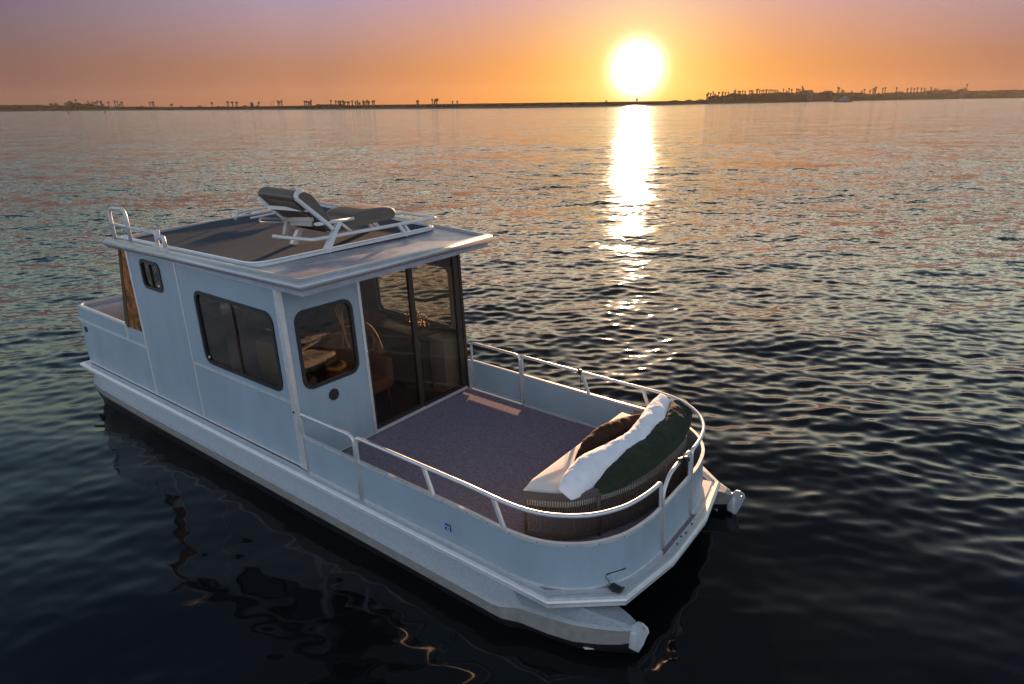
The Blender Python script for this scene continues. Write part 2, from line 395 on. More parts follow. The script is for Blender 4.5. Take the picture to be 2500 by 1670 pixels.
bpart('cabin_floor', MB().box(-3.25, -.032, -1.377, 1.377, .0125, .03), INTF, BOAT)
# seams and trims, starboard + port
for sgn in (-1, 1):
    mb = MB(); y = sgn*YC
    def strip(x0, x1, z0, z1, p=.008):
        a, b = (y-p, y+.001) if sgn < 0 else (y-.001, y+p); mb.box(x0, x1, a, b, z0, z1)
    strip(-3.285, -3.235, .06, 2.05, .012); strip(-2.075, -2.045, .06, 2.05); strip(-2.044, -.07, .778, .808); strip(-3.3, -.07, 2.052, 2.10, .012)
    strip(-5.39, -3.286, .70, .735, .01); strip(-5.36, -.07, .03, .06, .01)
    bpart('wall_trim', mb, ALU, BOAT)
    mb = MB()   # corner post: L section with grooves
    a, b = (y-.018, y+.03) if sgn < 0 else (y-.03, y+.018)
    mb.box(-.068, .012, a, b, .03, 2.13); mb.box(-.058, -.038, a-.004 if sgn < 0 else b, a if sgn < 0 else b+.004, .03, 2.13); mb.box(-.02, .0, a-.004 if sgn < 0 else b, a if sgn < 0 else b+.004, .03, 2.13)
    cp = bpart('corner_post', mb, ALU if sgn < 0 else BRONZE, BOAT)
    if sgn < 0: bpart('rubber_plug', MB().tube([(-.035, a-.001, .70), (-.035, a-.007, .70)], .016, 12), BLACK, cp)
# front trims
mb = MB(); mb.box(0, .014, -.398, -.36, .03, 2.10); mb.box(.0, .008, -1.40, -.40, .03, .045); mb.tube([(.02, -.372, 1.12), (.02, -.372, 1.06)], .008, 8); mb.tube([(.02, -.372, .98), (.02, -.372, .93)], .007, 8)
bpart('door_jamb', mb, ALU, BOAT)
# windows
def window(name, rect, r, fn, divs, label=None, latch=None, gl=None):
    u0, u1, v0, v1 = rect
    mb = MB().holed(rrect(u0-.018, u1+.018, v0-.018, v1+.018, r+.018), [rrect(u0+.022, u1-.022, v0+.022, v1-.022, r-.015)], lambda u, v_, w_: fn(u, v_, w_-.014), .032)
    wdw = bpart(name, mb, BLACK, BOAT, label)
    xs = [u0+.012]+list(divs)+[u1-.012]
    mbp = MB().holed(rrect(u0+.004, u1-.004, v0+.004, v1-.004, r), [], lambda u, v_, w_: fn(u, v_, w_+.009), .004)
    bpart('pane', mbp, gl or GLASS_D, wdw)
    for d in divs:
        m2 = MB().holed([(d-.012, v0+.01), (d+.012, v0+.01), (d+.012, v1-.01), (d-.012, v1-.01)], [], lambda u, v_, w_: fn(u, v_, w_-.008), .016)
        bpart('window_divider', m2, BRONZE, wdw)
    if latch: 
        c = fn(latch[0], latch[1], -.016); bpart('window_latch', MB().ell(c, (.012, .012, .018), 8, 6), ALU, wdw)
    return wdw
window('side_window', win_big, .11, side_map(-1), [-.955], latch=(-1.62, .965)); window('side_window', win_small, .07, side_map(-1), [-2.72], latch=(-2.53, 1.69))
window('side_window', win_big, .11, side_map(1), [], gl=GLASS_C); window('front_window', win_f, .11, fw, [])
bpart('speaker_port', MB().tube([(0, -.915, .738), (.012, -.915, .738)], .068, 20), BLACK, BOAT)
bpart('porthole_cap', MB().tube([(-5.222, -YC, .583), (-5.222, -YC-.012, .583)], .045, 16), BLACK, BOAT)
# sliding door
mb = MB(); mb.box(-.05, .012, -.36, 1.40, .031, .052); mb.box(-.04, -.02, -.36, 1.40, .052, .07); mb.box(0, .01, -.36, 1.40, .052, .072); mb.tube([(.02, .47, .03), (.02, .47, .085)], .01, 8)
door = bpart('sliding_door', mb, ALU, BOAT)
mb = MB(); mb.box(-.045, -.005, -.358, -.32, .07, 2.03); mb.box(-.045, -.005, -.32, .44, .07, .12); mb.box(-.045, -.005, -.32, .44, 1.985, 2.03); mb.box(-.045, -.004, .44, .515, .07, 2.03)
mb.box(-.034, .004, 1.285, 1.375, .07, 2.03); mb.box(-.034, .004, .516, 1.285, .07, .11); mb.box(-.034, .004, .516, 1.285, 1.99, 2.03)
bpart('door_frame', mb, BRONZE, door)
bpart('door_glass', MB().box(-.028, -.022, -.322, .442, .118, 1.987), GLASS_B, door)
bpart('door_glass', MB().box(-.018, -.012, .514, 1.287, .108, 1.992), GLASS_B, door)

# --- roof
rc = {'nr': (-3.396, -1.53, 2.154), 'nf': (.567, -1.53, 2.226), 'ff': (.437, 1.53, 2.221), 'fr': (-2.99, 1.53, 2.345)}
def roofz(x, y):
    u = (x+3.3)/3.8; v_ = (y+1.53)/3.06
    z0 = rc['nr'][2]*(1-u)+rc['nf'][2]*u; z1 = rc['fr'][2]*(1-u)+rc['ff'][2]*u
    return z0*(1-v_)+z1*v_
rp = [rc[k] for k in ('nr', 'nf', 'ff', 'fr')]
mb = MB(); t_ = [(x, y, z+.022) for x, y, z in rp]; b_ = [(x, y, 2.105) for x, y, z in rp]
mb.hexa(b_+t_); roof = bpart('roof', mb, ROOFA, BOAT)
half = [(.0, -.062)]+[(.012+.05*math.cos(R(a)), -.008+.052*math.sin(R(a))) for a in range(-80, 81, 20)]+[(.0, .05), (-.022, .05), (-.022, -.062)]
mb = MB().sweep(rp, half, closed=True, smooth=True); bpart('roof_fascia', mb, FASC, roof)
mb = MB().tube([(rc['nr'][0], -1.53, rc['nr'][2]), (rc['nr'][0]-.035, -1.53, rc['nr'][2])], .055, 14); bpart('fascia_end_cap', mb, ALUD, roof)
# carpeted sun deck tray with a double rim
tray = [(-3.30, -1.42), (-.40, -1.42), (-.40, 1.44), (-3.05, 1.44)]
def tz(x, y, dz): return (x, y, roofz(x, y)+dz)
mb = MB(); tc_ = rrect(-3.2, -.42, -1.40, 1.42, .12, 4); g = 26
for i in range(g):
    pass
vs_ = []; fs2 = []
for i in range(g+1):
    for j in range(g+1):
        x = -3.2+i*(2.78/g); y = -1.40+j*(2.82/g); wob = .006*math.sin(x*3.1+y*1.7)*math.sin(y*2.3)+.004*math.sin(x*7+y*3)
        vs_.append(tz(x, y, .034+max(-.004, wob)))
for i in range(g):
    for j in range(g): a = i*(g+1)+j; fs2.append((a, a+g+1, a+g+2, a+1))
mb.add(vs_, fs2, 0, True); bpart('roof_carpet', mb, ROOFC, roof)
rim2 = round_corners([tz(-3.33, -1.415, 0), tz(-.37, -1.415, 0), tz(-.37, 1.44, 0), tz(-2.95, 1.44, 0)], .22, 7)
prof = [(-.035, .02), (-.035, .058), (-.012, .066), (-.008, .05), (.008, .05), (.012, .058), (.03, .05), (.03, .02)]
mb = MB().sweep(rim2, prof, smooth=False); bpart('tray_rim', mb, ALU, roof)
# grab loop, low rail and bracket at the stern corner
y = -1.47
lp = round_corners([(-3.372, y, 2.17), (-3.372, y, 2.585), (-2.935, y, 2.61), (-2.935, y, 2.22)], .11, 6)
mb = MB().tube(lp, .022, 10); gl_ = bpart('grab_loop', mb, ALUD, roof)
mb = MB().tube([(-3.35, y, 2.385), (-2.9, y, 2.39), (-2.25, y+.02, 2.375)], .02, 8, flat=.8)
mb.tube(round_corners([(-2.30, y+.02, 2.20), (-2.30, y+.02, 2.31), (-2.12, y+.02, 2.37), (-2.12, y+.02, 2.22)], .06, 4), .024, 8); mb.rbox(-2.29, -2.24, y-.01, y+.05, 2.30, 2.42, .008)
mb.rbox(-2.36, -2.02, y-.02, y+.05, 2.20, 2.235, .01)
bpart('roof_bracket', mb, ALUD, roof)
mb = MB().tube(round_corners([(-2.95, .0, 2.30), (-2.93, .02, 2.40), (-2.93, .85, 2.43), (-2.93, .87, 2.34)], .05, 4), .017, 8)
mb.tube([(-2.75, .12, 2.33), (-2.70, .6, 2.37), (-2.62, 1.0, 2.37)], .016, 8)
bpart('stern_roof_rail', mb, ALUD, roof)

# --- rear canvas screen
AMB = mat('amber_vinyl_screen', (.20, .11, .035), .25, 0, .85, 7, .25, 9, spec=.6, streak=(1.0, 1.0, 1.0))
def tri_panel(pts, th):
    m_ = MB(); m_.hexa([(p[0], p[1], p[2]) for p in pts]+[(p[0]+th[0], p[1]+th[1], p[2]) for p in pts]); return m_
ys = -YC+.004
mb = MB().hexa([(-3.72, ys, .78), (-3.285, ys, .78), (-3.285, ys+.008, .78), (-3.72, ys+.008, .78), (-3.43, ys, 2.05), (-3.285, ys, 2.05), (-3.285, ys+.008, 2.05), (-3.43, ys+.008, 2.05)])
bpart('rear_screen', mb, AMB, BOAT)
at_ = AMB.node_tree; ntb = [n for n in at_.nodes if n.type == 'BSDF_PRINCIPLED'][0]; nto = [n for n in at_.nodes if n.type == 'OUTPUT_MATERIAL'][0]
tl_ = at_.nodes.new('ShaderNodeBsdfTranslucent'); mx_ = at_.nodes.new('ShaderNodeMixShader'); mx_.inputs[0].default_value = .6
src_ = ntb.inputs['Base Color'].links[0].from_socket; gm_ = at_.nodes.new('ShaderNodeMix'); gm_.data_type = 'RGBA'; gm_.blend_type = 'MULTIPLY'; gm_.inputs[0].default_value = 1; gm_.inputs[7].default_value = (1.0, 1.35, 1.2, 1)
at_.links.new(src_, gm_.inputs[6]); at_.links.new(gm_.outputs[2], tl_.inputs[0]); at_.links.new(ntb.outputs[0], mx_.inputs[1]); at_.links.new(tl_.outputs[0], mx_.inputs[2]); at_.links.new(mx_.outputs[0], nto.inputs[0])
CANV = mat('brown_canvas', (.075, .045, .022), .8, 0, .2, 14)
mb = MB().hexa([(-3.80, ys-.006, .935), (-3.70, ys-.006, .90), (-3.70, ys+.01, .90), (-3.80, ys+.01, .935), (-3.49, ys-.006, 2.05), (-3.43, ys-.006, 2.05), (-3.43, ys+.01, 2.05), (-3.49, ys+.01, 2.05)])
scr_ = bpart('screen_edging', mb, CANV, BOAT)
mb = MB().hexa([(-3.805, ys+.02, .9), (-3.80, ys+.02, .9), (-3.80, 1.38, .9), (-3.805, 1.38, .9), (-3.495, ys+.02, 2.05), (-3.49, ys+.02, 2.05), (-3.49, 1.38, 2.05), (-3.495, 1.38, 2.05)])
bpart('rear_screen', mb, glass_mat('clear_vinyl', (.9, .8, .62), .5), BOAT)
mb = MB().box(-3.80, -3.755, -YC-.012, -YC, .74, .95); bpart('gunwale_post', mb, ALU, BOAT)

# --- stern well
def arc(cx, cy, r, a0, a1, n=8): return [(cx+r*math.cos(R(a0+(a1-a0)*i/n)), cy+r*math.sin(R(a0+(a1-a0)*i/n))) for i in range(n+1)]
sp = [(-3.78, YC-.015)]+[(-5.2, YC-.015)]+arc(-5.2, 1.22, .18, 90, 180)+arc(-5.2, -1.22, .18, 180, 270)+[(-3.78, -YC+.015)]
mb = MB().sweep(sp, [(-.022, .925), (-.022, .95), (0, .962), (.022, .95), (.022, .925)]); bpart('gunwale', mb, ALU, BOAT)
mb = MB().sweep([(-5.37, 1.4), (-5.37, -1.4)], [(-.02, .03), (-.02, .925), (.01, .925), (.01, .03)])
mb.sweep([(-5.1, YC-.04)]+[(-5.2, YC-.04)]+arc(-5.2, 1.2, .16, 90, 180)+arc(-5.2, -1.2, .16, 180, 270)+[(-5.1, -YC+.04)], [(-.008, .06), (-.008, .925), (.008, .925), (.008, .06)])
bpart('transom', mb, PANEL, BOAT)
VIN = mat('grey_vinyl_cushion', (.42, .40, .44), .45, 0, .08, 6, .05, 40)
mb = MB().rbox(-5.33, -4.72, -1.33, 1.33, .42, .56, .035, 3); mb.rbox(-5.33, -5.20, -1.33, 1.33, .57, .88, .03, 3); bpart('stern_bench_cushion', mb, VIN, BOAT)
mb = MB().box(-5.32, -4.74, -1.34, 1.34, .013, .42); mb.rbox(-4.71, -3.9, .86, 1.36, .3, .5, .03, 3); bpart('stern_bench_base', mb, CANV, BOAT)

# --- fences
side = [(.10, -1.44), (1.2, -1.44), (2.3, -1.443), (2.6, -1.45), (2.85, -1.457), (3.05, -1.44), (3.2, -1.40), (3.34, -1.33), (3.47, -1.23), (3.56, -1.13), (3.64, -1.0), (3.70, -.86), (3.745, -.66), (3.765, -.5), (3.77, -.36)]
def part_path(x0, sgn, full=True):
    pts = [p for p in side if p[0] >= x0]; pts = [(x0, -1.441)]+[p for p in pts if p[0] > x0+.02]
    q = smooth_path([(x, y, 0) for x, y in pts], 5); return [(p.x, p.y*(-sgn)) for p in q]
ZPB, ZPT, ZRL = .035, .455, .72
def fence(path, sgn, struts, end_posts, gate=False, ZPB=.035):
    """one welded railing section: frame rails + sheet"""
    mb = MB().sweep(path, [(-.016, ZPT-.02), (-.016, ZPT+.012), (.016, ZPT+.012), (.016, ZPT-.02)])
    mb.sweep(path, [(-.012, ZPB-.02), (-.012, ZPB+.008), (.012, ZPB+.008), (.012, ZPB-.02)])
    if not gate:
        pp = [(p[0], p[1], ZRL) for p in path]
        a = Vector(pp[0]); b = Vector(pp[-1])
        p3 = [(a.x, a.y, ZPB-.015), (a.x, a.y, ZRL)]+pp[1:-1]+[(b.x, b.y, ZRL), (b.x, b.y, ZPB-.015)]
        # round both upper corners
        i0 = round_corners([p3[0], p3[1], tuple(Vector(p3[1]).lerp(Vector(pp[min(4, len(pp)-1)]), .999))], .055, 5)
        nxt = [Vector(p) for p in pp if (Vector(p)-a).length > .07 and (Vector(p)-b).length > .10]
        head = round_corners([Vector(p3[0]), a, nxt[0] if nxt else b], .055, 5)[:-1]
        tail = round_corners([nxt[-1] if nxt else a, b, Vector(p3[-1])], .09, 5)[1:]
        mb.tube(head+nxt+tail, .0185, 10)
    for (x0, x1) in struts:
        y = -1.441*(-sgn) if x0 < 2.7 else -1.455*(-sgn)
        mb.tube([(x0, y, ZRL-.01), (x1, y, ZPT+.005)], .0155, 4, square=True)
    fr = bpart('guard_rail', mb, ALU, BOAT)
    sh = MB().sweep(path, [(-.004, ZPB+.004), (-.004, ZPT-.016), (.004, ZPT-.016), (.004, ZPB+.004)]); bpart('rail_panel', sh, PANEL, fr)
    acc_ = 0
    for i in range(1, len(path)):
        acc_ += math.hypot(path[i][0]-path[i-1][0], path[i][1]-path[i-1][1])
        if acc_ > .24:
            acc_ = 0; x, y = path[i]; d = Vector((path[i][1]-path[i-1][1], -(path[i][0]-path[i-1][0]))).normalized()*.017
            if d.y*sgn < 0: d = -d
            bpart('rivet', MB().ell((x+d.x, y+d.y, ZPT-.008), (.005, .005, .005), 6, 4), BLACK, fr)
    return fr
f_small = [(.085+i*.169, -1.44) for i in range(6)]
for sgn in (-1, 1):
    fence([(x, y*(-sgn)) for x, y in f_small], sgn, [], None, ZPB=.035 if sgn < 0 else .06)
    fence(part_path(.965, sgn), sgn, [(1.90, 1.99), (2.725, 2.82)], None)
for sgn in (-1, 1):
    for x, hw_ in ((.038, .026), (.948, .008)): bpart('rail_joint_filler', MB().box(x-hw_, x+hw_, 1.432*sgn-.012, 1.432*sgn+.012, .03, .46), ALUD, BOAT)  # cabin-end joint widened to fill the gap and block a sun streak
# bow gate
gp = [(3.772, -.315), (3.772, -.16), (3.772, 0), (3.772, .16), (3.772, .315)]
g1 = fence(gp, -1, [], None, gate=True)
mb = MB().tube(round_corners([(3.772, -.315, .02), (3.772, -.315, .60), (3.772, -.18, .715), (3.772, .04, .735)], .08, 6), .0185, 10)
mb.tube(round_corners([(3.772, .315, .02), (3.772, .315, .735), (3.772, .12, .735)], .05, 5), .0185, 10); bpart('gate_frame', mb, ALU, g1)
mb = MB().tube([(3.80, .10, .735), (3.81, .15, .735)], .03, 14); mb.tube([(3.772, .035, .732), (3.772, .125, .732)], .0225, 10); mb.rbox(3.76, 3.79, .02, .06, .755, .775, .005); bpart('gate_latch', mb, BLACK, g1)
# light strip, wire, junction box, sticker
LED = mat('clear_strip_lens', (.55, .6, .65), .25, 0, .1, 80)
a = Vector((3.603, -1.078, .13)); b = Vector((3.692, -.905, .125)); mb = MB().tube([a, b], .0065, 6); st_ = bpart('light_strip', mb, BLACK, BOAT)
bpart('strip_lens', MB().tube([a.lerp(b, .08)+Vector((.004, -.004, -.007)), a.lerp(b, .8)+Vector((.004, -.004, -.007))], .0035, 6), LED, st_)
bpart('wire', MB().tube(smooth_path([(3.603, -1.078, .13), (3.60, -1.085, .10), (3.612, -1.068, .07), (3.622, -1.06, .035)], 5), .003, 6), BLACK, st_)
bpart('junction_box', MB().rbox(3.635, 3.745, -1.115, -1.03, .022, .04, .008), BLACK, BOAT)
BLUE = mat('blue_sticker', (.012, .03, .22), .4); WHT = mat('white_print', (.8, .8, .8), .5)
stk = bpart('registration_sticker', MB().box(2.112, 2.188, -1.4475, -1.4455, .148, .220), BLUE, BOAT)
fc = bpy.data.curves.new('digits', 'FONT'); fc.body = '27'; fc.size = .055; fc.extrude = .0006
fo = bpy.data.objects.new('digits_tmp', fc); COL.objects.link(fo); dg = bpy.context.evaluated_depsgraph_get()
tm = fo.evaluated_get(dg).to_mesh(); mb = MB(); vv = [(2.131+v_.co.x*.80, -1.4479-v_.co.z, .162+v_.co.y*.95) for v_ in tm.vertices]
mb.add(vv, [list(p.vertices) for p in tm.polygons]); mb.box(2.116, 2.128, -1.4484, -1.4476, .184, .190); mb.box(2.118, 2.121, -1.4484, -1.4476, .190, .196)
mb.box(2.150, 2.176, -1.4484, -1.4476, .152, .156)
bpart('sticker_digits', mb, WHT, stk); bpy.data.objects.remove(fo)
# deck trim around inside of the port fence (thin kick strip)
mb = MB(); mb.box(.97, 1.8, 1.418, 1.424, .013, .035); bpart('kick_strip', mb, ALU, BOAT)

# ================================================================== interior furniture (things of their own)
BEIGE = mat('beige_upholstery', (.42, .33, .25), .7, 0, .08, 8, .1, 60); TAN = mat('tan_upholstery', (.20, .10, .05), .75, 0, .12, 8)
BRASS = mat('brass', (.40, .27, .10), .35, .9); WOODD = mat('dark_wood', (.10, .055, .03), .45, 0, .3, 5, streak=(1, 8, 8)); WHITEC = mat('white_cabinet', (.26, .24, .23), .5, 0, .05, 4)
LEAF = mat('houseplant_leaf', (.16, .17, .03), .6, 0, .3, 20)
e = bthing('captain_chair', 'beige high-backed helm chair behind the big starboard window', 'chair', (-.95, -.95, .03))
bpart('backrest', MB().rbox(-1.24, -.84, -1.06, -.93, .60, 1.17, .06, 4), BEIGE, e); bpart('seat', MB().rbox(-1.24, -.84, -.98, -.5, .50, .62, .05, 4), BEIGE, e)
bpart('pedestal', MB().tube([(-1.04, -.75, .03), (-1.04, -.75, .50)], .04, 12).tube([(-1.04, -.75, .03), (-1.04, -.75, .05)], .2, 16), ALUD, e)
e = bthing('armchair', 'tan rounded armchair lit by the sun just inside the sliding door', 'armchair', (-.75, .1, .03))
mb = MB().rbox(-1.0, -.90, -.28, .33, .4, 1.08, .05, 4); mb.tube(smooth_path([(-.5, .30, .75), (-.7, .34, 1.02), (-.9, .28, 1.12), (-.98, .05, 1.14), (-.92, -.2, 1.1)], 5), .045, 10); bpart('backrest', mb, TAN, e)
bpart('seat', MB().rbox(-.95, -.40, -.25, .35, .28, .46, .06, 4), TAN, e); bpart('armrest', MB().rbox(-.95, -.42, .30, .42, .30, .70, .05, 4), TAN, e)
for x in (-.9, -.45):
    for y in (-.2, .3): bpart('leg', MB().tube([(x, y, .03), (x, y, .3)], .02, 8), WOODD, e)
e = bthing('helm_console', 'dark helm console with steering wheel behind the square front window', 'console', (-.4, -.95, .03))
bpart('cabinet', MB().rbox(-.42, -.08, -1.34, -.45, .03, .74, .03, 3), WOODD, e)
wh = smooth_path([(-.50, -.95+.17*math.cos(R(a)), .92+.17*math.sin(R(a))) for a in range(0, 360, 30)], 3, True); mb = MB().tube(wh, .012, 8, closed=True)
for a in (90, 210, 330): mb.tube([(-.48, -.95, .92), (-.5, -.95+.17*math.cos(R(a)), .92+.17*math.sin(R(a)))], .008, 6)
mb.tube([(-.48, -.95, .92), (-.36, -.95, .84)], .015, 8); bpart('steering_wheel', mb, BLACK, e)
e = bthing('table_lamp', 'brass dome lamp glinting on the console behind the front window', 'lamp', (-.30, -.60, .745))
bpart('lamp_shade', MB().ell((-.30, -.60, .90), (.115, .13, .08), 20, 10), BRASS, e); bpart('lamp_base', MB().tube([(-.30, -.60, .742), (-.30, -.60, .86)], .02, 10).tube([(-.30, -.6, .742), (-.30, -.6, .757)], .06, 16), BRASS, e)
GOLD = mat('gold_cord', (.62, .40, .10), .6, 0, .2, 40)
mb = MB()
for k, dx in enumerate((-.03, -.01, .01, .03)): mb.tube(smooth_path([(-.10, -.62+dx*2, 1.72), (-.10, -.60+dx, 1.55), (-.10, -.575+dx*.3, 1.38), (-.10, -.55, 1.22)], 4), .005, 6)
mb.tube([(-.10, -.55, 1.22), (-.10, -.53, 1.17)], .009, 8); mb.tube([(-.10, -.72, 1.72), (-.10, -.5, 1.72)], .006, 6); mb.tube([(-.10, -.5, 1.72), (-.10, -.5, 2.1)], .004, 6)
bsolo('window_cord', mb, GOLD, 'gold tasselled cord hanging inside the square front window', 'cord', (-.10, -.58, 1.17))
e = bthing('bench_seat', 'tan upholstered bench along the far cabin wall, seen through the front window', 'bench', (-2.2, 1.05, .03))
bpart('seat', MB().rbox(-3.0, -1.5, .75, 1.36, .30, .48, .05, 3), TAN, e); bpart('backrest', MB().rbox(-3.0, -1.5, 1.24, 1.37, .5, .86, .04, 3), TAN, e); bpart('bench_base', MB().box(-2.98, -1.52, .8, 1.35, .031, .30), WOODD, e)
e = bthing('galley_counter', 'low counter under the far window behind the sliding door glass', 'counter', (-.95, 1.15, .03))
bpart('cabinet', MB().box(-1.45, -.42, .98, 1.37, .031, .80), INTW, e); bpart('countertop', MB().rbox(-1.47, -.40, .94, 1.375, .80, .83, .008), WOODD, e)
e = bthing('white_cabinet', 'narrow white cabinet beside the right edge of the sliding door', 'cabinet', (-.2, 1.2, .03))
bpart('cabinet_body', MB().rbox(-.36, -.08, 1.05, 1.37, .031, .80, .01), WHITEC, e); bpart('cabinet_top', MB().rbox(-.37, -.07, 1.04, 1.372, .802, .825, .006), WHITEC, e)
e = bthing('potted_plant', 'small sunlit potted plant on the counter under the far window', 'plant', (-.70, 1.2, .83))
bpart('pot', MB().tube([(-.70, 1.2, .831), (-.70, 1.2, .93)], [.05, .065], 14), BRASS, e)
mb = MB()
for k in range(220):
    a = random.random()*6.283; r_ = .16*math.sqrt(random.random()); z = .95+random.random()*.14-r_*.3; c = Vector((-.70+r_*math.cos(a)*1.3, 1.2+r_*math.sin(a)*.7, z)); d = Vector((random.gauss(0, 1), random.gauss(0, 1), random.gauss(0, 1))).normalized()*.022; d2 = d.cross(Vector((random.random(), random.random(), 1))).normalized()*.010
    mb.add([c-d, c+d2, c+d, c-d2], [(0, 1, 2, 3)])
bpart('foliage', mb, LEAF, e)

# ================================================================== chaise lounge on the roof
RES = mat('white_resin', (.62, .62, .60), .42, 0, .08, 12, .06, 80)
def wicker(name, c0, c1, sc=(1, 1, 1), wscale=52):
    m = bpy.data.materials.new(name); m.use_nodes = True; t = NT(m.node_tree)
    co = t.n('ShaderNodeTexCoord').outputs['Object']
    b = t.n('ShaderNodeBsdfPrincipled'); b.inputs['Roughness'].default_value = .65
    wv = t.n('ShaderNodeTexWave', co); wv.bands_direction = 'Y'; wv.inputs['Scale'].default_value = wscale*.18; wv.inputs['Distortion'].default_value = .6; wv.inputs['Detail'].default_value = 2
    w2 = t.n('ShaderNodeTexWave', co); w2.bands_direction = 'X'; w2.inputs['Scale'].default_value = wscale*.4; w2.inputs['Distortion'].default_value = .4
    mm = t.m('MULTIPLY', wv.outputs['Fac'], t.m('ADD', t.m('MULTIPLY', w2.outputs['Fac'], .4), .6))
    t.t.links.new(t.ramp(mm, [(.1, c0), (.8, c1)]), b.inputs['Base Color'])
    bp = t.n('ShaderNodeBump'); bp.inputs['Strength'].default_value = .9; bp.inputs['Distance'].default_value = .006
    t.t.links.new(mm, bp.inputs['Height']); t.t.links.new(bp.outputs[0], b.inputs['Normal'])
    t.n('ShaderNodeOutputMaterial', b); return m
WICK = wicker('woven_wicker', (.085, .068, .052), (.18, .145, .112), wscale=110); SLING = mat('brown_sling', (.15, .112, .078), .85, 0, .12, 60, .3, 220)
XN, XF = -.38, -1.0
def L(x, y, z): return (x, y, HR+.025+z)
ch = bthing('chaise_lounge', 'brown wicker chaise lounge with white frame and raised back on the cabin roof', 'chaise lounge', (-.7, .3, HR+.04))
mb = MB().tube(round_corners([L(XF, -.715, .16), L(XN, -.63, .18), L(XN, 1.44, .185), L(XF, 1.40, .20), L(XF, -.35, .20)], .05, 4), .021, 8, flat=1.0)
bpart('frame', mb, RES, ch)
for y0, x0 in ((.83, XN), (.93, XN-.03), (.83, XF), (.93, XF)):
    bpart('leg', MB().tube([L(x0, y0-.11 if y0 < .9 else y0-.1, .185), L(x0, y0+.03, .02)], .02, 4, square=True), RES, ch)
for x0 in (XN, XF):
    bpart('leg', MB().tube([L(x0, -.22, .335), L(x0, -.30, .24), L(x0, -.46, .02)], [.03, .026, .034], 4, square=True), RES, ch)
    mb = MB().tube([L(x0, -.565, .335), L(x0, -.56, .345), L(x0, .0, .345)], .021, 8); mb.tube([L(x0, -.22, .33), L(x0, -.06, .20)], .019, 8); bpart('armrest', mb, RES, ch)
mb = MB().tube([L(XF, -.86, .36), L(XF, -.845, .385), L(XF, -.55, .345), L(XF, -.55, .30), L(XF, -.85, .34)], .013, 6, closed=True)
mb.tube(round_corners([L(XF, -.55, .155), L(XF, -.485, .33), L(XN-.04, -.57, .40)], .05, 4), .024, 4, square=True)
mb.hexa([L(XF+.05, -.50, .27), L(XN-.05, -.58, .32), L(XN-.05, -.56, .32), L(XF+.05, -.48, .27), L(XF+.05, -.50, .33), L(XN-.05, -.58, .385), L(XN-.05, -.56, .385), L(XF+.05, -.48, .33)])
bpart('recline_bracket', mb, mat('aged_resin', (.40, .37, .32), .5, 0, .1, 14), ch)
def loft(section, x0, x1, nx, bow=0.0, edge=.0):
    """section: closed loop in (y,z); lofted in x with softened ends"""
    m_ = MB(); n = len(section); cy = sum(p[0] for p in section)/n; cz = sum(p[1] for p in section)/n; vs_ = []
    for i in range(nx+1):
        t = i/nx; k = 1-edge*(max(0, abs(2*t-1)-.8)/.2)**2
        for (y, z) in section: vs_.append(L(x0+(x1-x0)*t, cy+(y-cy)*k, cz+(z-cz)*k+bow*math.sin(math.pi*t)))
    fs = [(i*n+k, (i+1)*n+k, (i+1)*n+(k+1) % n, i*n+(k+1) % n) for i in range(nx) for k in range(n)]
    m_.add(vs_, fs, 0, True); m_.add(vs_[:n], [tuple(range(n))]); m_.add(vs_[-n:], [tuple(range(n))]); return m_
def sec(pts, k=4):
    return [(p.x, p.y) for p in smooth_path([(a, b, 0) for a, b in pts], k, True)]
back = sec([(-.36, .235), (-.52, .385), (-.74, .60), (-.79, .655), (-.77, .70), (-.70, .728), (-.615, .718), (-.54, .66), (-.44, .53), (-.36, .41), (-.31, .28)])
bk = bpart('backrest', loft(back, XF-.10, XN+.015, 12, 0, .12), WICK, ch)
sl_ = loft([(-.38, .225), (-.76, .60), (-.765, .607), (-.385, .232)], XF+.04, XN-.04, 2); bpart('sling', sl_, SLING, bk)
mb = MB().tube(smooth_path([L(XN+.02, -.33, .26), L(XN+.02, -.43, .355), L(XN+.02, -.74, .62), L(XN+.02, -.775, .66), L(XN+.0, -.75, .705), L(XN-.01, -.67, .735)], 4), .019, 8, flat=1.4)
mb.tube([L(XF-.01, -.36, .20), L(XF-.01, -.52, .335), L(XF-.01, -.82, .61)], .019, 8); mb.tube([L(XF, -.71, .50), L(XN, -.62, .515)], .020, 4, square=True)
bpart('back_frame', mb, RES, bk)
seat = sec([(-.36, .27), (-.20, .335), (0, .345), (.09, .385), (.28, .415), (.52, .42), (.70, .395), (.765, .34), (.745, .28), (.69, .255), (.45, .245), (.1, .225), (-.2, .205)])
bpart('seat', loft(seat, XF+.035, XN-.03, 12, 0, .10), WICK, ch)

# ================================================================== day bed, cushion and pillows
ROPE = mat('taupe_rope', (.16, .12, .09), .8, 0, .3, 50, .4, 120); BANDM = mat('taupe_band', (.10, .082, .072), .7, 0, .15, 30, .3, 120)
db = bthing('daybed', 'half-moon rope-weave daybed standing on the fore deck by the bow gate', 'daybed', (3.0, .1, .013))
rimp = smooth_path([(2.66, -.955, 0), (2.85, -.865, 0), (3.07, -.71, 0), (3.24, -.42, 0), (3.385, -.05, 0), (3.46, .35, 0), (3.485, .72, 0), (3.44, 1.02, 0), (3.2, 1.22, 0), (2.72, 1.24, 0)], 8)
rim2d = [(p.x, p.y) for p in rimp]
mb = MB().sweep(rim2d, [(-.014, .44), (-.018, .505), (0, .517), (.018, .505), (.014, .44)], smooth=False); mb.sweep(rim2d, [(-.012, .05), (-.012, .085), (.012, .085), (.012, .05)])
mb.tube([(2.66, -.93, .43), (2.66, 1.22, .43)], .016, 8); mb.tube([(2.66, -.93, .30), (2.66, 1.22, .30)], .016, 8)
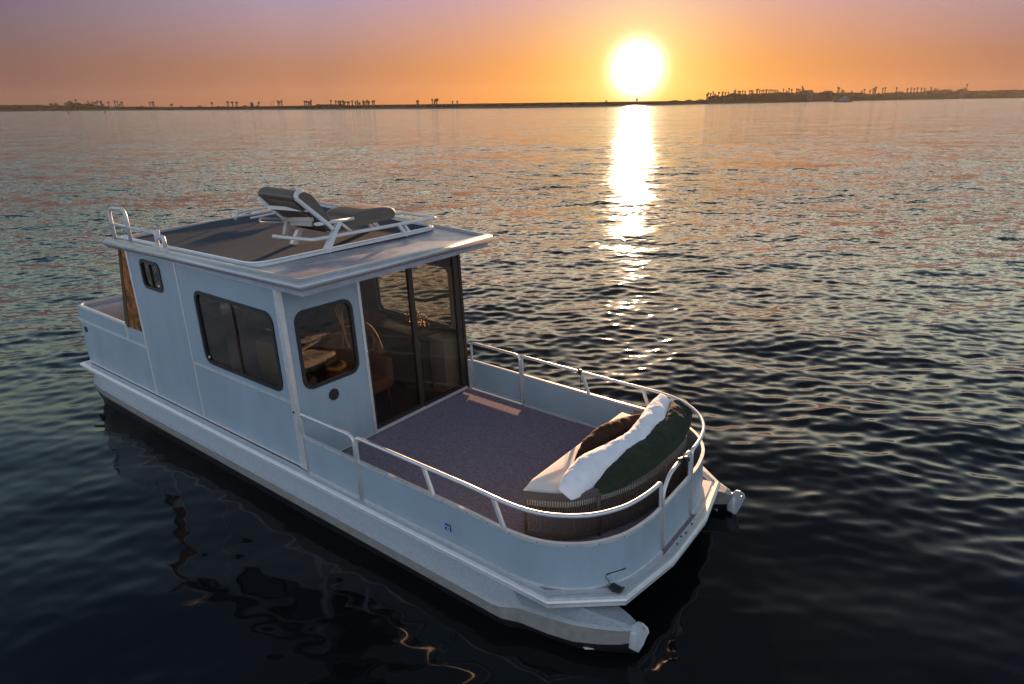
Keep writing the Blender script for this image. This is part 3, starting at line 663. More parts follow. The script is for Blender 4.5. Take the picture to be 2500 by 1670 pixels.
bpart('frame', mb, BANDM, db)
mb = MB(); acc_ = 0; last = None; dist = []
tot = 0; segs = []
for i in range(1, len(rim2d)):
    a, b = Vector(rim2d[i-1]), Vector(rim2d[i]); segs.append((tot, a, b)); tot += (b-a).length
d = .012
while d < tot:
    for s0, a, b in reversed(segs):
        if d >= s0: p = a.lerp(b, (d-s0)/(b-a).length); break
    j = random.uniform(-.0015, .0015); mb.tube([(p.x, p.y, .07), (p.x+j, p.y-j, .26), (p.x, p.y, .46)], .0052, 5, caps=False); d += .0235
bpart('rope_weave', mb, ROPE, db)
for x, y in ((2.67, -.935), (3.20, -.49), (3.46, .45), (2.74, 1.22)): bpart('leg', MB().tube([(x, y, .014), (x, y, .49)], .02, 10), BANDM, db)
insp = [(p[0]-.03, p[1]*.97) for p in rim2d]
bpart('seat_platform', MB().prism([(2.68, -.90)]+insp[4:-4]+[(2.68, 1.18)], .27, .30), WOODD, db)
FAB = mat('cream_cushion_fabric', (.82, .74, .66), .85, 0, .05, 5, .12, 120, sheen=.2)
def pad(poly, z0, z1, rr, dome=0.0):
    n = len(poly); cx = sum(p[0] for p in poly)/n; cy = sum(p[1] for p in poly)/n; rings = []
    P = [Vector(p) for p in poly]
    def ins(d):
        out = []
        for i in range(n):
            t = (P[(i+1) % n]-P[i-1]).normalized(); nn = Vector((-t.y, t.x)); q = P[i]+nn*d; out.append(q)
        return out
    vs_ = []; R_ = []
    for a in range(-90, 91, 15): R_.append((rr*(1-math.cos(R(a))), (z0+z1)/2+(z1-z0)/2*math.sin(R(a))))
    for (d, z) in R_: vs_ += [(q.x, q.y, z) for q in ins(d)]
    k0 = len(R_)
    top = ins(rr); fac = [.85, .65, .45, .25, .1]; fs = []
    for f_ in fac: vs_ += [(cx+(q.x-cx)*f_, cy+(q.y-cy)*f_, z1+dome*(1-f_*f_)+.004*math.sin(q.y*9)*f_) for q in top]
    tot_ = k0+len(fac)
    for i in range(tot_-1):
        for k in range(n): fs.append((i*n+k, i*n+(k+1) % n, (i+1)*n+(k+1) % n, (i+1)*n+k))
    fs.append(tuple((tot_-1)*n+k for k in range(n))); m_ = MB(); m_.add(vs_, fs, 0, True); m_.add(vs_[:n], [tuple(range(n-1, -1, -1))]); return m_
cp = [(2.57, -.83), (2.57, -.4), (2.565, .2), (2.565, .8), (2.58, 1.13)]
cush = [(2.61, -.895)]+[(p[0]-.035, p[1]*.965) for p in rim2d[3:-8:3]]+[(2.75, 1.17), (2.60, 1.17)]+[(2.575, 1.1-.2*i) for i in range(10)]
cush = [(x, y) for x, y in cush if not (x < 2.58 and y < -.83)]
bsolo('seat_cushion', pad(cush, .31, .505, .06, .03), FAB, 'cream half-moon seat cushion lying on the daybed under the pillows', 'cushion', (3.0, .1, .31))
def pillow(spine, widths, thick, mat_, name, label, base, tilt=0.0, lump=.012, seed=1, lean=None):
    """soft cushion: spine (x,y,z), half widths, half thickness; corners pinched"""
    r_ = random.Random(seed); S = smooth_path(spine, 16); nS = len(S)
    def itp(arr, t):
        f_ = t*(len(arr)-1); i = min(int(f_), len(arr)-2); return arr[i]*(1-f_+i)+arr[i+1]*(f_-i)
    nv = 64; vs_ = []; ph = [r_.uniform(0, 6.28) for _ in range(8)]
    for i in range(nS):
        t = i/(nS-1); p = S[i]; T = (S[min(i+1, nS-1)]-S[max(i-1, 0)]).normalized(); Z = Vector((0, 0, 1)); Sd = T.cross(Z).normalized(); Up = Sd.cross(T)
        c_, s_ = math.cos(tilt), math.sin(tilt); A_ = Sd*c_+Up*s_; B_ = -Sd*s_+Up*c_
        w_ = itp(widths, t); h_ = itp(thick, t)
        for k in range(nv):
            a = 2*math.pi*k/nv; ca, sa = math.cos(a), math.sin(a)
            u = math.copysign(abs(ca)**.75, ca); v_ = math.copysign(abs(sa)**1.15, sa)
            wr = lump*(math.sin(9*t*3+ph[0]+3*ca)+.7*math.sin(31*t+ph[1]+2*sa+2.5*u)+.5*math.sin(47*t+ph[2]-3*ca)+.35*math.sin(70*t+5*u+ph[3]))*min(1, 5*t, 5*(1-t))
            q = p+A_*(u*w_)+B_*(v_*(h_+wr)); pn = Vector((q.x*7+seed, q.y*4.5, q.z*7))
            nn_ = mnoise.turbulence(pn, 4, True, amplitude_scale=.55, frequency_scale=2.1); fold = abs(math.sin(18*t*2.2+5*mnoise.noise(pn*.6)+2.0*u))
            q = q+(A_*u+B_*v_).normalized()*((nn_-.5)*.013-(1-fold)**6*.008)*min(1, 6*t, 6*(1-t)); vs_.append(tuple(q))
    fs = [(i*nv+k, i*nv+(k+1) % nv, (i+1)*nv+(k+1) % nv, (i+1)*nv+k) for i in range(nS-1) for k in range(nv)]
    m_ = MB(); m_.add(vs_, fs, 0, True); m_.add(vs_[:nv], [tuple(range(nv-1, -1, -1))]); m_.add(vs_[-nv:], [tuple(range(nv))])
    # seam piping at both ends
    return bsolo(name, m_, mat_, label, 'pillow', base)
WP = mat('white_linen', (.80, .80, .82), .85, 0, .05, 9, .3, 45, sheen=.3); GP = mat('dark_green_velvet', (.026, .036, .021), .9, 0, .25, 14, .5, 40, sheen=.04, spec=.15); BPM = mat('brown_velvet', (.040, .015, .006), .9, 0, .3, 20, .4, 50, sheen=.05, spec=.15)
pillow([(3.22, -.50, .50), (3.26, -.2, .53), (3.31, .2, .55), (3.34, .6, .57), (3.33, 1.0, .61), (3.27, 1.30, .66), (3.22, 1.50, .69)], [.06, .13, .155, .16, .16, .15, .13, .035], [.015, .07, .11, .12, .12, .10, .06, .01], GP, 'long_pillow', 'dark green velvet bolster pillow lying against the curved back of the daybed', (3.25, .3, .5), tilt=-.25, lump=.006, seed=3)
pillow([(3.02, -.78, .52), (3.02, -.60, .545), (3.03, -.28, .58), (3.10, .1, .59), (3.15, .4, .60), (3.15, .75, .63), (3.12, 1.05, .67), (3.09, 1.38, .71)], [.075, .125, .15, .13, .12, .13, .145, .14, .105], [.010, .085, .120, .115, .11, .115, .115, .07, .008], WP, 'long_pillow', 'long wavy white bolster pillow between the green and brown pillows', (3.0, .2, .55), tilt=-.48, lump=.005, seed=5)
pillow([(2.87, -.38, .51), (2.86, -.20, .54), (2.85, .05, .585), (2.88, .35, .62), (2.94, .6, .645), (3.0, .88, .68)], [.008, .08, .125, .13, .10, .010], [.006, .055, .09, .10, .07, .006], BPM, 'throw_pillow', 'small rust-brown velvet pillow tucked against the white bolster', (2.85, .2, .55), tilt=-.35, lump=.004, seed=8)
mb = MB().rbox(1.845, 1.90, 1.415, 1.47, ZRL-.03, ZRL+.03, .012); mb.tube([(1.875, 1.44, ZRL-.02), (1.885, 1.425, ZPT+.015)], .004, 6)
bsolo('rail_clamp', mb, BLACK, 'black rubber clamp with a thin cord strapped on the port guard rail', 'clamp', (1.87, 1.44, ZRL))

# ================================================================== WATER
def build_water():
    th_f = np.radians(np.linspace(-58, 58, 1000)); th_c = np.radians(np.linspace(58, 302, 90))[1:-1]
    th = np.concatenate([th_f, th_c]); nt = len(th)
    r1 = np.geomspace(1.6, 75, 900); r2 = np.geomspace(75, 12000, 60)[1:]; r = np.concatenate([[.05], r1, r2]); nr = len(r)
    RR, TT = np.meshgrid(r, th, indexing='ij'); X = RR*np.sin(TT); Y = RR*np.cos(TT)
    Z = np.zeros_like(X); DX = np.zeros_like(X); DY = np.zeros_like(X)
    dr = np.gradient(r); dth = np.gradient(th); sp = np.maximum(dr[:, None]*np.ones(nt)[None, :], RR*np.minimum(dth, .2)[None, :])
    Mi = np.array(M_BOAT.inverted()); xb = Mi[0, 0]*X+Mi[0, 1]*Y+Mi[0, 3]; yb = Mi[1, 0]*X+Mi[1, 1]*Y+Mi[1, 3]
    ss = lambda a, b, t: (lambda q: q*q*(3-2*q))(np.clip((t-a)/(b-a), 0, 1))
    y0 = -2.6+3.8*ss(-6, 3, xb); lee = (1-ss(0, 4.2, yb-y0+1.0))*ss(-10, -5.5, xb)*(1-ss(10, 18, xb))       # sheltered side of the boat
    near = 1-ss(20, 60, RR)
    nwave = 150
    lam = np.exp(rng.uniform(np.log(.16), np.log(4.2), nwave)); ang = rng.normal(0, 1, nwave)*np.radians(30)+np.radians(rng.choice([-20, 14], nwave)); ph = rng.uniform(0, 2*np.pi, nwave)
    for l, a, p in zip(lam, ang, ph):
        slope = (.0235*math.exp(-((math.log(l/.30))/.75)**2)+.008*(l > 1.0))*rng.uniform(.6, 1.4)
        k = 2*np.pi/l; A = slope/k; wgt = 1-ss(.22*l, .5*l, sp)
        dmp = 1-lee*(.80 if l < .55 else .66 if l < 1.1 else .40)
        arg = k*(X*math.sin(a)+Y*math.cos(a))+p; s_, c_ = np.sin(arg), np.cos(arg); w_ = A*wgt*dmp
        Z += w_*s_; DX += w_*c_*math.sin(a)*.75; DY += w_*c_*math.cos(a)*.75
    V = np.stack([X+DX, Y+DY, Z], -1).reshape(-1, 3)
    i = np.arange(nr-1)[:, None]; j = np.arange(nt)[None, :]; jn = (j+1) % nt
    Fq = np.stack([i*nt+j, (i+1)*nt+j, (i+1)*nt+jn, i*nt+jn], -1).reshape(-1, 4)
    me = bpy.data.meshes.new('water'); me.vertices.add(len(V)); me.vertices.foreach_set('co', V.astype(np.float32).ravel())
    me.loops.add(Fq.size); me.loops.foreach_set('vertex_index', Fq.ravel().astype(np.int32)); me.polygons.add(len(Fq))
    me.polygons.foreach_set('loop_start', np.arange(0, Fq.size, 4, dtype=np.int32)); me.polygons.foreach_set('use_smooth', np.ones(len(Fq), bool))
    me.update(); me.validate()
    far = ss(7, 38, RR); at = me.attributes.new('far', 'FLOAT', 'POINT'); at.data.foreach_set('value', far.astype(np.float32).ravel())
    at = me.attributes.new('lee', 'FLOAT', 'POINT'); at.data.foreach_set('value', lee.astype(np.float32).ravel())
    m = bpy.data.materials.new('sea_water'); m.use_nodes = True; t = NT(m.node_tree)
    co = t.n('ShaderNodeTexCoord').outputs['Object']
    fa = t.n('ShaderNodeAttribute', attribute_name='far').outputs['Fac']; le = t.n('ShaderNodeAttribute', attribute_name='lee').outputs['Fac']
    b = t.n('ShaderNodeBsdfPrincipled'); b.inputs['Base Color'].default_value = (.0035, .005, .006, 1); b.inputs['IOR'].default_value = 1.333
    t.t.links.new(t.m('ADD', t.m('MULTIPLY', fa, .04), .05), b.inputs['Roughness'])
    def nz(scale, sc, detail=3):
        mp = t.n('ShaderNodeMapping', co, None, None, sc); n = t.n('ShaderNodeTexNoise', mp); n.inputs['Scale'].default_value = scale; n.inputs['Detail'].default_value = detail
        n.inputs['Roughness'].default_value = .6
        return t.n('ShaderNodeVectorMath', n.outputs['Color'], (.5, .5, .5), operation='SUBTRACT').outputs[0]
    def sc(v, k):
        o = t.t.nodes.new('ShaderNodeVectorMath'); o.operation = 'SCALE'; t.t.links.new(v, o.inputs[0])
        if isinstance(k, float): o.inputs[3].default_value = k
        else: t.t.links.new(k, o.inputs[3])
        return o.outputs[0]
    small = sc(nz(6.0, (.5, 1, 1), 2), t.m('MULTIPLY', t.m('SUBTRACT', 1.0, le), .16))
    patch = t.n('ShaderNodeTexNoise', t.n('ShaderNodeMapping', co, None, None, (.3, 1, 1))); patch.inputs['Scale'].default_value = .02; patch.inputs['Detail'].default_value = 5
    amp = t.m('MULTIPLY', fa, t.m('ADD', t.m('MULTIPLY', patch.outputs[0], .6), .95))
    b1 = t.n('ShaderNodeVectorMath', nz(9.0, (.5, 1, 1), 4), nz(2.6, (.4, 1, 1), 4), operation='ADD').outputs[0]
    big = sc(t.n('ShaderNodeVectorMath', b1, sc(nz(.35, (.3, 1, 1), 4), .55), operation='ADD').outputs[0], t.m('MULTIPLY', amp, .95))
    tot = t.n('ShaderNodeVectorMath', small, big, operation='ADD').outputs[0]
    tot = t.n('ShaderNodeVectorMath', tot, (.48, 1, 0), operation='MULTIPLY').outputs[0]
    geo = t.n('ShaderNodeNewGeometry').outputs['Normal']
    nn = t.n('ShaderNodeVectorMath', geo, tot, operation='ADD').outputs[0]; nn = t.n('ShaderNodeVectorMath', nn, operation='NORMALIZE').outputs[0]
    t.t.links.new(nn, b.inputs['Normal']); t.n('ShaderNodeOutputMaterial', b); me.materials.append(m)
    o = bpy.data.objects.new('water', me); COL.objects.link(o); tag(o, None, None, kind='structure'); return o
build_water()

# ================================================================== FAR SHORE
Z1_ = lambda x, y: (130+x/4.269, 180+y/4.269); Z2_ = lambda x, y: (660+x/4.269, 180+y/4.269); Z3_ = lambda x, y: (1190+x/4.269, 180+y/4.269)
Z4_ = lambda x, y: (1700+x/6.709, 180+y/6.709); Z5_ = lambda x, y: (2000+x/5.87, 180+y/5.87)
edge = [(-900, 284), (-300, 276.5), (100, 271.2), (200, 270), (500, 268.8), (878, 267), (1190, 264.8), (1320, 263.2), (1460, 261), (1600, 257.6), (1740, 253.8), (1900, 250.6), (2050, 247.2), (2200, 244.3), (2362, 241.2), (2600, 238.0), (3000, 233.5)]
def edge_y(px):
    for (a, ya), (b, yb) in zip(edge, edge[1:]):
        if px <= b: return ya+(yb-ya)*(px-a)/(b-a)
    return edge[-1][1]
def shore_pt(px, back=0.0):
    p = ground(px, edge_y(px)); d = Vector((p.x, p.y)); k = 1+back/d.length; return Vector((p.x*k, p.y*k, 0))
def height_at(px, py, back):
    """world height of a pixel standing 'back' metres behind the waterline"""
    p = shore_pt(px, back); d = ray(px, py); t = math.hypot(p.x, p.y)/math.hypot(d.x, d.y); return CAM.z+d.z*t
prof_top = [(-900, 271), (0, 257), (100, 256)]+[Z1_(*q) for q in ((30, 340), (150, 330), (230, 312), (420, 325), (600, 342), (1200, 347), (2348, 341))]+[Z2_(*q) for q in ((200, 338), (430, 334), (500, 328), (560, 320), (690, 322), (720, 335), (860, 338), (1100, 336), (1300, 337), (1500, 331), (1700, 330), (1900, 322), (2200, 328), (2348, 319))]
prof_top += [Z3_(*q) for q in ((150, 314), (300, 316), (560, 305), (700, 302), (900, 304), (1000, 296), (1060, 304), (1200, 302), (1400, 297), (1560, 296), (1700, 292), (1850, 288), (1960, 276), (2040, 288), (2100, 270), (2160, 284), (2230, 266))]
prof_top += [Z4_(*q) for q in ((130, 428), (178, 420), (183, 382), (250, 362), (340, 348), (352, 374), (430, 362), (520, 340), (600, 312), (650, 318), (700, 330), (800, 332), (822, 346), (900, 318), (980, 334), (1060, 320), (1200, 320), (1320, 298), (1400, 312), (1500, 305), (1600, 316), (1680, 292), (1780, 278), (1830, 286), (1870, 320))]
prof_top += [Z5_(*q) for q in ((20, 268), (120, 244), (200, 277), (350, 270), (600, 272), (668, 290), (740, 296), (830, 280), (880, 288), (940, 274), (1040, 270), (1130, 256), (1200, 270), (1440, 264), (1520, 244), (1680, 242), (1800, 226), (1850, 236), (1880, 248), (1960, 258), (2010, 214), (2060, 216), (2130, 252))]+[(2450, 220), (2700, 215), (3000, 212)]
def top_y(px):
    for (a, ya), (b, yb) in zip(prof_top, prof_top[1:]):
        if px <= b: return ya+(yb-ya)*(px-a)/max(b-a, 1e-6)
    return prof_top[-1][1]
SAND = mat('beach_sand', (.10, .075, .06), .95, 0, .2, .08, spec=0.0); SCRUB = mat('coastal_scrub', (.026, .022, .013), .95, 0, .45, .6, spec=0.0)
# beach / land: one sheet from just under the waterline back to behind the scrub
pxs = np.arange(-850, 2990, 6.0); BACKS = [-6, 0, 4, 9, 14, 60, 500, 5000]; BZ = [-1.5, .02, .5, 1.1, 1.6, 2.5, 4.2, 4.3]
mb = MB(); n = len(BACKS); vs_ = []
for px in pxs:
    for bk_, z in zip(BACKS, BZ):
        p = shore_pt(px, bk_); vs_.append((p.x, p.y, z))
mb.add(vs_, [(i*n+k, (i+1)*n+k, (i+1)*n+k+1, i*n+k+1) for i in range(len(pxs)-1) for k in range(4)], 0, True)
mb.add(vs_, [(i*n+k, (i+1)*n+k, (i+1)*n+k+1, i*n+k+1) for i in range(len(pxs)-1) for k in range(4, n-1)], 1, True)
lo = bpy.data.objects.new('beach', mb.mesh('beach', [SAND, SCRUB])); COL.objects.link(lo); tag(lo, None, None, kind='structure')
# scrub ridge: rough leafy height field
pxs = np.arange(-850, 2990, 1.1); nb = 9; mb = MB(); vs_ = []
def fbm(x): return math.sin(x)+.6*math.sin(2.3*x+1.3)+.4*math.sin(5.1*x+.7)+.3*math.sin(11.7*x)
for i, px in enumerate(pxs):
    B0 = 13; top = height_at(px, top_y(px), B0+9); hgt = max(.6, top)
    for k in range(nb):
        t = k/(nb-1); back_ = B0-1+t*22; h = hgt*max(0, math.sin(math.pi*min(1, .08+t*.84)))**.55; nz_ = 0 if k in (0, nb-1) else rng.normal(0, .045*hgt+.10)
        p = shore_pt(px, back_+rng.normal(0, .5)); vs_.append((p.x, p.y, max(.6, h+nz_) if 0 < k < nb-1 else .6))
mb.add(vs_, [(i*nb+k, (i+1)*nb+k, (i+1)*nb+k+1, i*nb+k+1) for i in range(len(pxs)-1) for k in range(nb-1)])
so_ = bpy.data.objects.new('coastal_scrub', mb.mesh('coastal_scrub', SCRUB)); COL.objects.link(so_); tag(so_, 'dark low scrub covering the far shoreline behind the beach', 'scrub', kind='stuff')

# --- palms
PALMG = mat('palm_frond', (.030, .032, .016), .8, 0, .3, 3); BARK = mat('palm_trunk', (.05, .038, .028), .9, 0, .3, 2)
def palm_meshes(kind, seed):
    r_ = random.Random(seed); t = MB(); H_ = 10.0      # unit palm is 10 m tall; the crown sits at the top
    lean = r_.uniform(-.3, .3)
    t.tube([(0, 0, -2.5), (lean*.3, 0, H_*.4), (lean, 0, H_*.93)], [.50, .44, .38], 7)
    c = MB(); R0 = 1.25 if kind == 'fan' else 2.2; nf = 64 if kind == 'fan' else 44
    for k in range(nf):
        a = r_.uniform(0, 6.283); e0 = r_.uniform(-1.1, 1.35) if kind == 'fan' else r_.uniform(-.2, 1.2); Ln = R0*r_.uniform(.8, 1.1)
        p = Vector((lean, 0, H_*.93)); pts = []; el_ = e0
        for s_ in range(5):
            pts.append(p.copy()); p = p+Vector((math.cos(a)*math.cos(el_), math.sin(a)*math.cos(el_), math.sin(el_)))*Ln/4; el_ -= .38 if kind == 'fan' else .5
        wv = [.06, .36, .46, .34, .03] if kind == 'fan' else [.05, .32, .36, .26, .02]; sd = Vector((-math.sin(a), math.cos(a), 0)); vs_ = []
        for q, w_ in zip(pts, wv): vs_ += [q-sd*w_-Vector((0, 0, w_*.5)), q, q+sd*w_-Vector((0, 0, w_*.5))]
        c.add(vs_, [(i*3+j, i*3+3+j, i*3+4+j, i*3+1+j) for i in range(4) for j in range(2)])
    if kind == 'fan': c.ell((lean, 0, H_*.87), (.45, .45, .75), 8, 6)
    return t.mesh('trunk', BARK), c.mesh('crown', PALMG)
PM = {('fan', i): palm_meshes('fan', i) for i in range(4)}; PM.update({('date', i): palm_meshes('date', 20+i) for i in range(2)})
def palm(px, py, label, group, kind='fan', spread=1.0, back=20, seed=0):
    top = height_at(px, py, back); base_z = 1.2
    p = shore_pt(px, back); h = max(2.0, top-base_z)
    e = bpy.data.objects.new('palm_tree', None); COL.objects.link(e); e.location = (p.x, p.y, base_z); e.rotation_euler = (0, 0, random.uniform(0, 6.28))
    k = (top-base_z)/10.3; dist_ = p.length
    if dist_ > 0: s_ = k
    tm_, cm_ = PM[(kind, seed % (4 if kind == 'fan' else 2))]
    tr = bpy.data.objects.new('trunk', tm_); COL.objects.link(tr); tr.parent = e; cr = bpy.data.objects.new('crown', cm_); COL.objects.link(cr); cr.parent = e
    # crown keeps its natural size while the trunk takes the height
    cs = spread*dist_*(.00152 if dist_ < 1000 else .00125); tr.scale = (cs*1.1, cs*1.1, k); cr.scale = (cs, cs, cs); cr.location = (0, 0, 9.3*k-9.3*cs)
    return tag(e, label, 'palm tree', group)
def nth(i, n):
    W_ = ['', 'first', 'second', 'third', 'fourth', 'fifth', 'sixth', 'seventh', 'eighth', 'ninth', 'tenth', 'eleventh', 'twelfth', 'thirteenth', 'fourteenth', 'fifteenth', 'sixteenth', 'seventeenth', 'eighteenth', 'nineteenth', 'twentieth']
    T_ = {2: 'twenty', 3: 'thirty', 4: 'forty'}
    if i+1 == n: return 'last'
    k = i+1
    return W_[k] if k <= 20 else (T_[k//10]+'-'+W_[k % 10] if k % 10 else {30: 'thirtieth', 40: 'fortieth'}[k])
gA = 'palms in the grove above the bright right-hand bluff'; LA = lambda i: nth(i, 41)+' palm from the left in the dense row on the bluff right of the sun'
for i, (x, y) in enumerate([(160, 330), (180, 300), (218, 312), (263, 283), (300, 325), (358, 290), (410, 325), (413, 285), (460, 295), (507, 283), (605, 262), (622, 248), (670, 270), (690, 268), (705, 272), (740, 264), (775, 267), (850, 258), (885, 258), (902, 264), (965, 240), (985, 230), (1012, 248), (1055, 252), (1085, 250), (1120, 238), (1135, 246), (1170, 247), (1200, 243), (1240, 258), (1265, 248), (1305, 255), (1405, 230), (1455, 265), (1497, 220), (1540, 240), (1615, 230), (1640, 232), (1670, 240), (1707, 190), (1728, 225)]):
    palm(*Z4_(x, y), LA(i), gA, seed=i)
gB = 'palms along the far right shore'; LB = lambda i: nth(i, 27)+' palm from the left along the far right shore beyond the bluff'
for i, (x, y) in enumerate([(62, 236), (160, 240), (240, 176), (262, 188), (305, 220), (335, 232), (450, 240), (590, 236), (628, 208), (708, 225), (745, 197), (765, 190), (780, 222), (790, 174), (885, 192), (918, 184), (1085, 186), (1235, 206), (1290, 192), (1333, 200), (1380, 188), (1435, 192), (1480, 200), (1575, 186), (1630, 203), (1670, 206), (2080, 132)]):
    palm(*Z5_(x, y), LB(i), gB, seed=i)
gC = 'palms along the middle of the far shore'; LC = lambda i: nth(i, 32)+' thin palm from the left on the flat shore left of the sun'
for i, (x, y) in enumerate([(88, 278), (108, 290), (130, 273), (365, 281), (385, 281), (403, 285), (420, 294), (435, 273), (640, 273), (688, 276), (712, 283), (730, 281), (742, 284), (765, 276), (812, 288), (828, 288), (860, 276), (895, 288), (910, 278), (937, 295), (972, 276), (985, 290), (1003, 281), (1020, 273), (1073, 278), (1087, 276), (1535, 278), (1547, 278), (1692, 260), (1712, 280), (1898, 283), (1950, 283)]):
    palm(*Z2_(x, y), LC(i), gC, seed=i)
for x, y, s_, lb in ((778, 290, 1.0, 'short bushy palm in the cluster left of the sun, nearest the long dark thicket'), (925, 305, .9, 'low wide palm at the foot of the palm cluster on the flat shore'), (1030, 288, 1.0, 'wide-crowned palm at the right end of the palm cluster'), (1733, 264, 1.4, 'lone round-crowned palm a little left of the sun')):
    palm(*Z2_(x, y), lb, None, kind='date', spread=s_, seed=int(x))
gD = 'palms along the far left shore'; LD = lambda i: nth(i, 21)+' thin palm from the left end of the far left shore'
for i, (x, y) in enumerate([(260, 264), (380, 283), (425, 288), (480, 277), (512, 288), (520, 278), (535, 308), (592, 288), (660, 278), (685, 278), (705, 318), (720, 288), (738, 293), (1018, 290), (1042, 288), (1060, 288), (1820, 286), (1838, 286), (1912, 291), (1928, 290), (2150, 293)]):
    palm(*Z1_(x, y), LD(i), gD, seed=i)
for x, y, lb in ((460, 290, 'broad date palm at the right end of the dark grove on the far left'), (1245, 316, 'squat date palm alone on the low left shore'), (1663, 298, 'date palm with a round crown on the low left shore'), (1875, 290, 'date palm standing among thin palms left of the grey tower block')):
    palm(*Z1_(x, y), lb, None, kind='date', seed=int(x))

# --- light poles
PAINT = mat('pole_metal', (.12, .11, .11), .6)
def pole(px, py, label, group, heads=1, back=19):
    p = shore_pt(px, back); h = height_at(px, py, back)-1.2
    m_ = MB().tube([(0, 0, 0), (0, 0, h)], [.16, .10], 6)
    if heads: m_.box(-.9 if heads > 1 else -.1, .9, -.12, .12, h-.1, h+.12)
    o = bpy.data.objects.new('street_lamp', m_.mesh('street_lamp', PAINT)); COL.objects.link(o); o.location = (p.x, p.y, 1.2); return tag(o, label, 'street lamp', group)
for f, L_, lb, gr in ((Z1_, [(565, 292), (845, 298), (935, 302), (1103, 303), (1292, 298), (1512, 288), (1565, 298), (2050, 295), (2280, 288), (2308, 293)], 'faint slender lamp post on the low far left shore', 'lamp posts on the left shore'),
                      (Z2_, [(15, 288), (40, 293), (290, 290), (1180, 293), (1222, 288), (1608, 288), (1832, 283), (1970, 288), (2135, 278)], 'faint slender lamp post on the shore left of the sun', 'lamp posts left of the sun'),
                      (Z3_, [(160, 282), (615, 270), (1075, 255), (1457, 248), (1895, 243)], 'faint lamp post on the orange shore beneath the sun', 'lamp posts beneath the sun')):
    for iq, q in enumerate(L_): pole(*f(*q), nth(iq, len(L_))+' from the left: '+lb, gr)
pole(*Z5_(1915, 125), 'tall double-armed lamp mast near the right edge of the shore', None, 2); pole(*Z1_(2097, 268), 'thin mast just right of the grey tower block', None, 0)

# --- trees: trunks with leafy crowns
TREEG = mat('tree_leaves', (.028, .032, .015), .9, 0, .4, 1.2)
def tree(px, py, wpx, label, seed, back=17, name='tree', cat='tree', group=None):
    r_ = random.Random(seed); p = shore_pt(px, back); dist_ = p.length; s_ = dist_/F_PX*1.06; Wd = wpx*s_/2; top = height_at(px, py, back); H_ = max(top-1.0, 1.2)
    e = bpy.data.objects.new(name, None); COL.objects.link(e); e.location = (p.x, p.y, 1.0)
    t = MB().tube([(0, 0, -.3), (.1, 0, H_*.35), (-.1, .1, H_*.6)], [.03*H_+.06, .02*H_+.05, .01*H_+.03], 6)
    for k in range(4):
        a = r_.uniform(0, 6.28); t.tube([(0, 0, H_*.3), (math.cos(a)*Wd*.5, math.sin(a)*Wd*.4, H_*.65)], [.015*H_+.03, .02], 5)
    c = MB(); cl = [(Vector((r_.uniform(-.7, .7)*Wd, r_.uniform(-.5, .5)*Wd, H_*r_.uniform(.42, .8))), r_.uniform(.28, .45)) for _ in range(9)]
    for k in range(1100):
        ct, rr_ = r_.choice(cl); q = Vector((r_.gauss(0, 1), r_.gauss(0, 1), r_.gauss(0, 1))).normalized()*(rr_*r_.random()**.4)
        q = ct+Vector((q.x*Wd, q.y*Wd, q.z*min(H_*.5, Wd)))
        if q.z > H_: q.z = H_
        if q.z < .15*H_: q.z = .15*H_
        d1 = Vector((r_.gauss(0, 1), r_.gauss(0, 1), r_.gauss(0, 1))).normalized()*(.05*Wd+.12); d2 = d1.cross(Vector((r_.random()-.5, r_.random()-.5, 1))).normalized()*(.04*Wd+.08)
        c.add([q-d1, q+d2, q+d1, q-d2], [(0, 1, 2, 3)])
    for nm, m_, ml in (('trunk', t, BARK), ('crown', c, TREEG)):
        o = bpy.data.objects.new(nm, m_.mesh(nm, ml)); COL.objects.link(o); o.parent = e
    return tag(e, label, cat, group)
T1 = [(22, 293, 20, 'round dark tree at the far left end of the shore'), (183, 266, 19, 'tallest dark tree in the far left grove'), (160, 274, 10, 'narrow dark tree at the left edge of the far left grove'),
      (250, 294, 20, 'low spreading tree in the middle of the far left grove'), (310, 298, 24, 'flat-topped tree right of the middle of the far left grove'), (365, 296, 16, 'dark tree near the palms in the far left grove'), (415, 292, 16, 'dark bushy tree at the right end of the far left grove')]
for i, (x, y, wd, lb) in enumerate(T1): tree(*Z1_(x, y), wd, lb, 40+i)
for i, (f, x, y, wd, lb) in enumerate([(Z2_, 512, 310, 14, 'peaked dark tree at the left end of the long thicket'), (Z2_, 575, 313, 18, 'rounded tree in the long thicket left of the sun'), (Z2_, 640, 314, 20, 'broad tree at the right of the long thicket left of the sun'), (Z2_, 747, 311, 14, 'dark tree between the long thicket and the palm cluster'),
        (Z2_, 1812, 318, 10, 'small tree just right of the lone round-crowned palm'), (Z4_, 1705, 262, 20, 'dark tree under the tallest palms on the bluff'), (Z4_, 590, 300, 16, 'dark tree under the left palms of the bluff grove'), (Z5_, 120, 238, 16, 'rounded tree between two palm groups on the right shore'), (Z5_, 1130, 246, 14, 'bushy tree beside the small building on the right shore'), (Z5_, 1560, 230, 24, 'broad tree under the palms on the right shore'), (Z5_, 1800, 218, 22, 'broad dark tree left of the tall lamp mast'), (Z5_, 2010, 202, 24, 'leafy tree over the pale house near the right edge'), (Z5_, 2070, 212, 16, 'shaggy tree below the palm near the right edge')]):
    tree(*f(x, y), wd, lb, 60+i)
gE = 'small bushes on the low left shore'
for i, (x, y) in enumerate([(858, 336), (932, 328), (1180, 342), (1340, 326), (1540, 326), (1710, 332), (1730, 332), (1765, 332), (1785, 332), (2005, 326), (2123, 322)]): tree(*Z1_(x, y), 6 if i not in (4, 9, 10) else 9, nth(i, 11)+' small round bush from the left on the flat low shore far left', 90+i, name='bush', cat='bush', group=gE)
gF = 'rounded bushes along the shore beneath the sun'
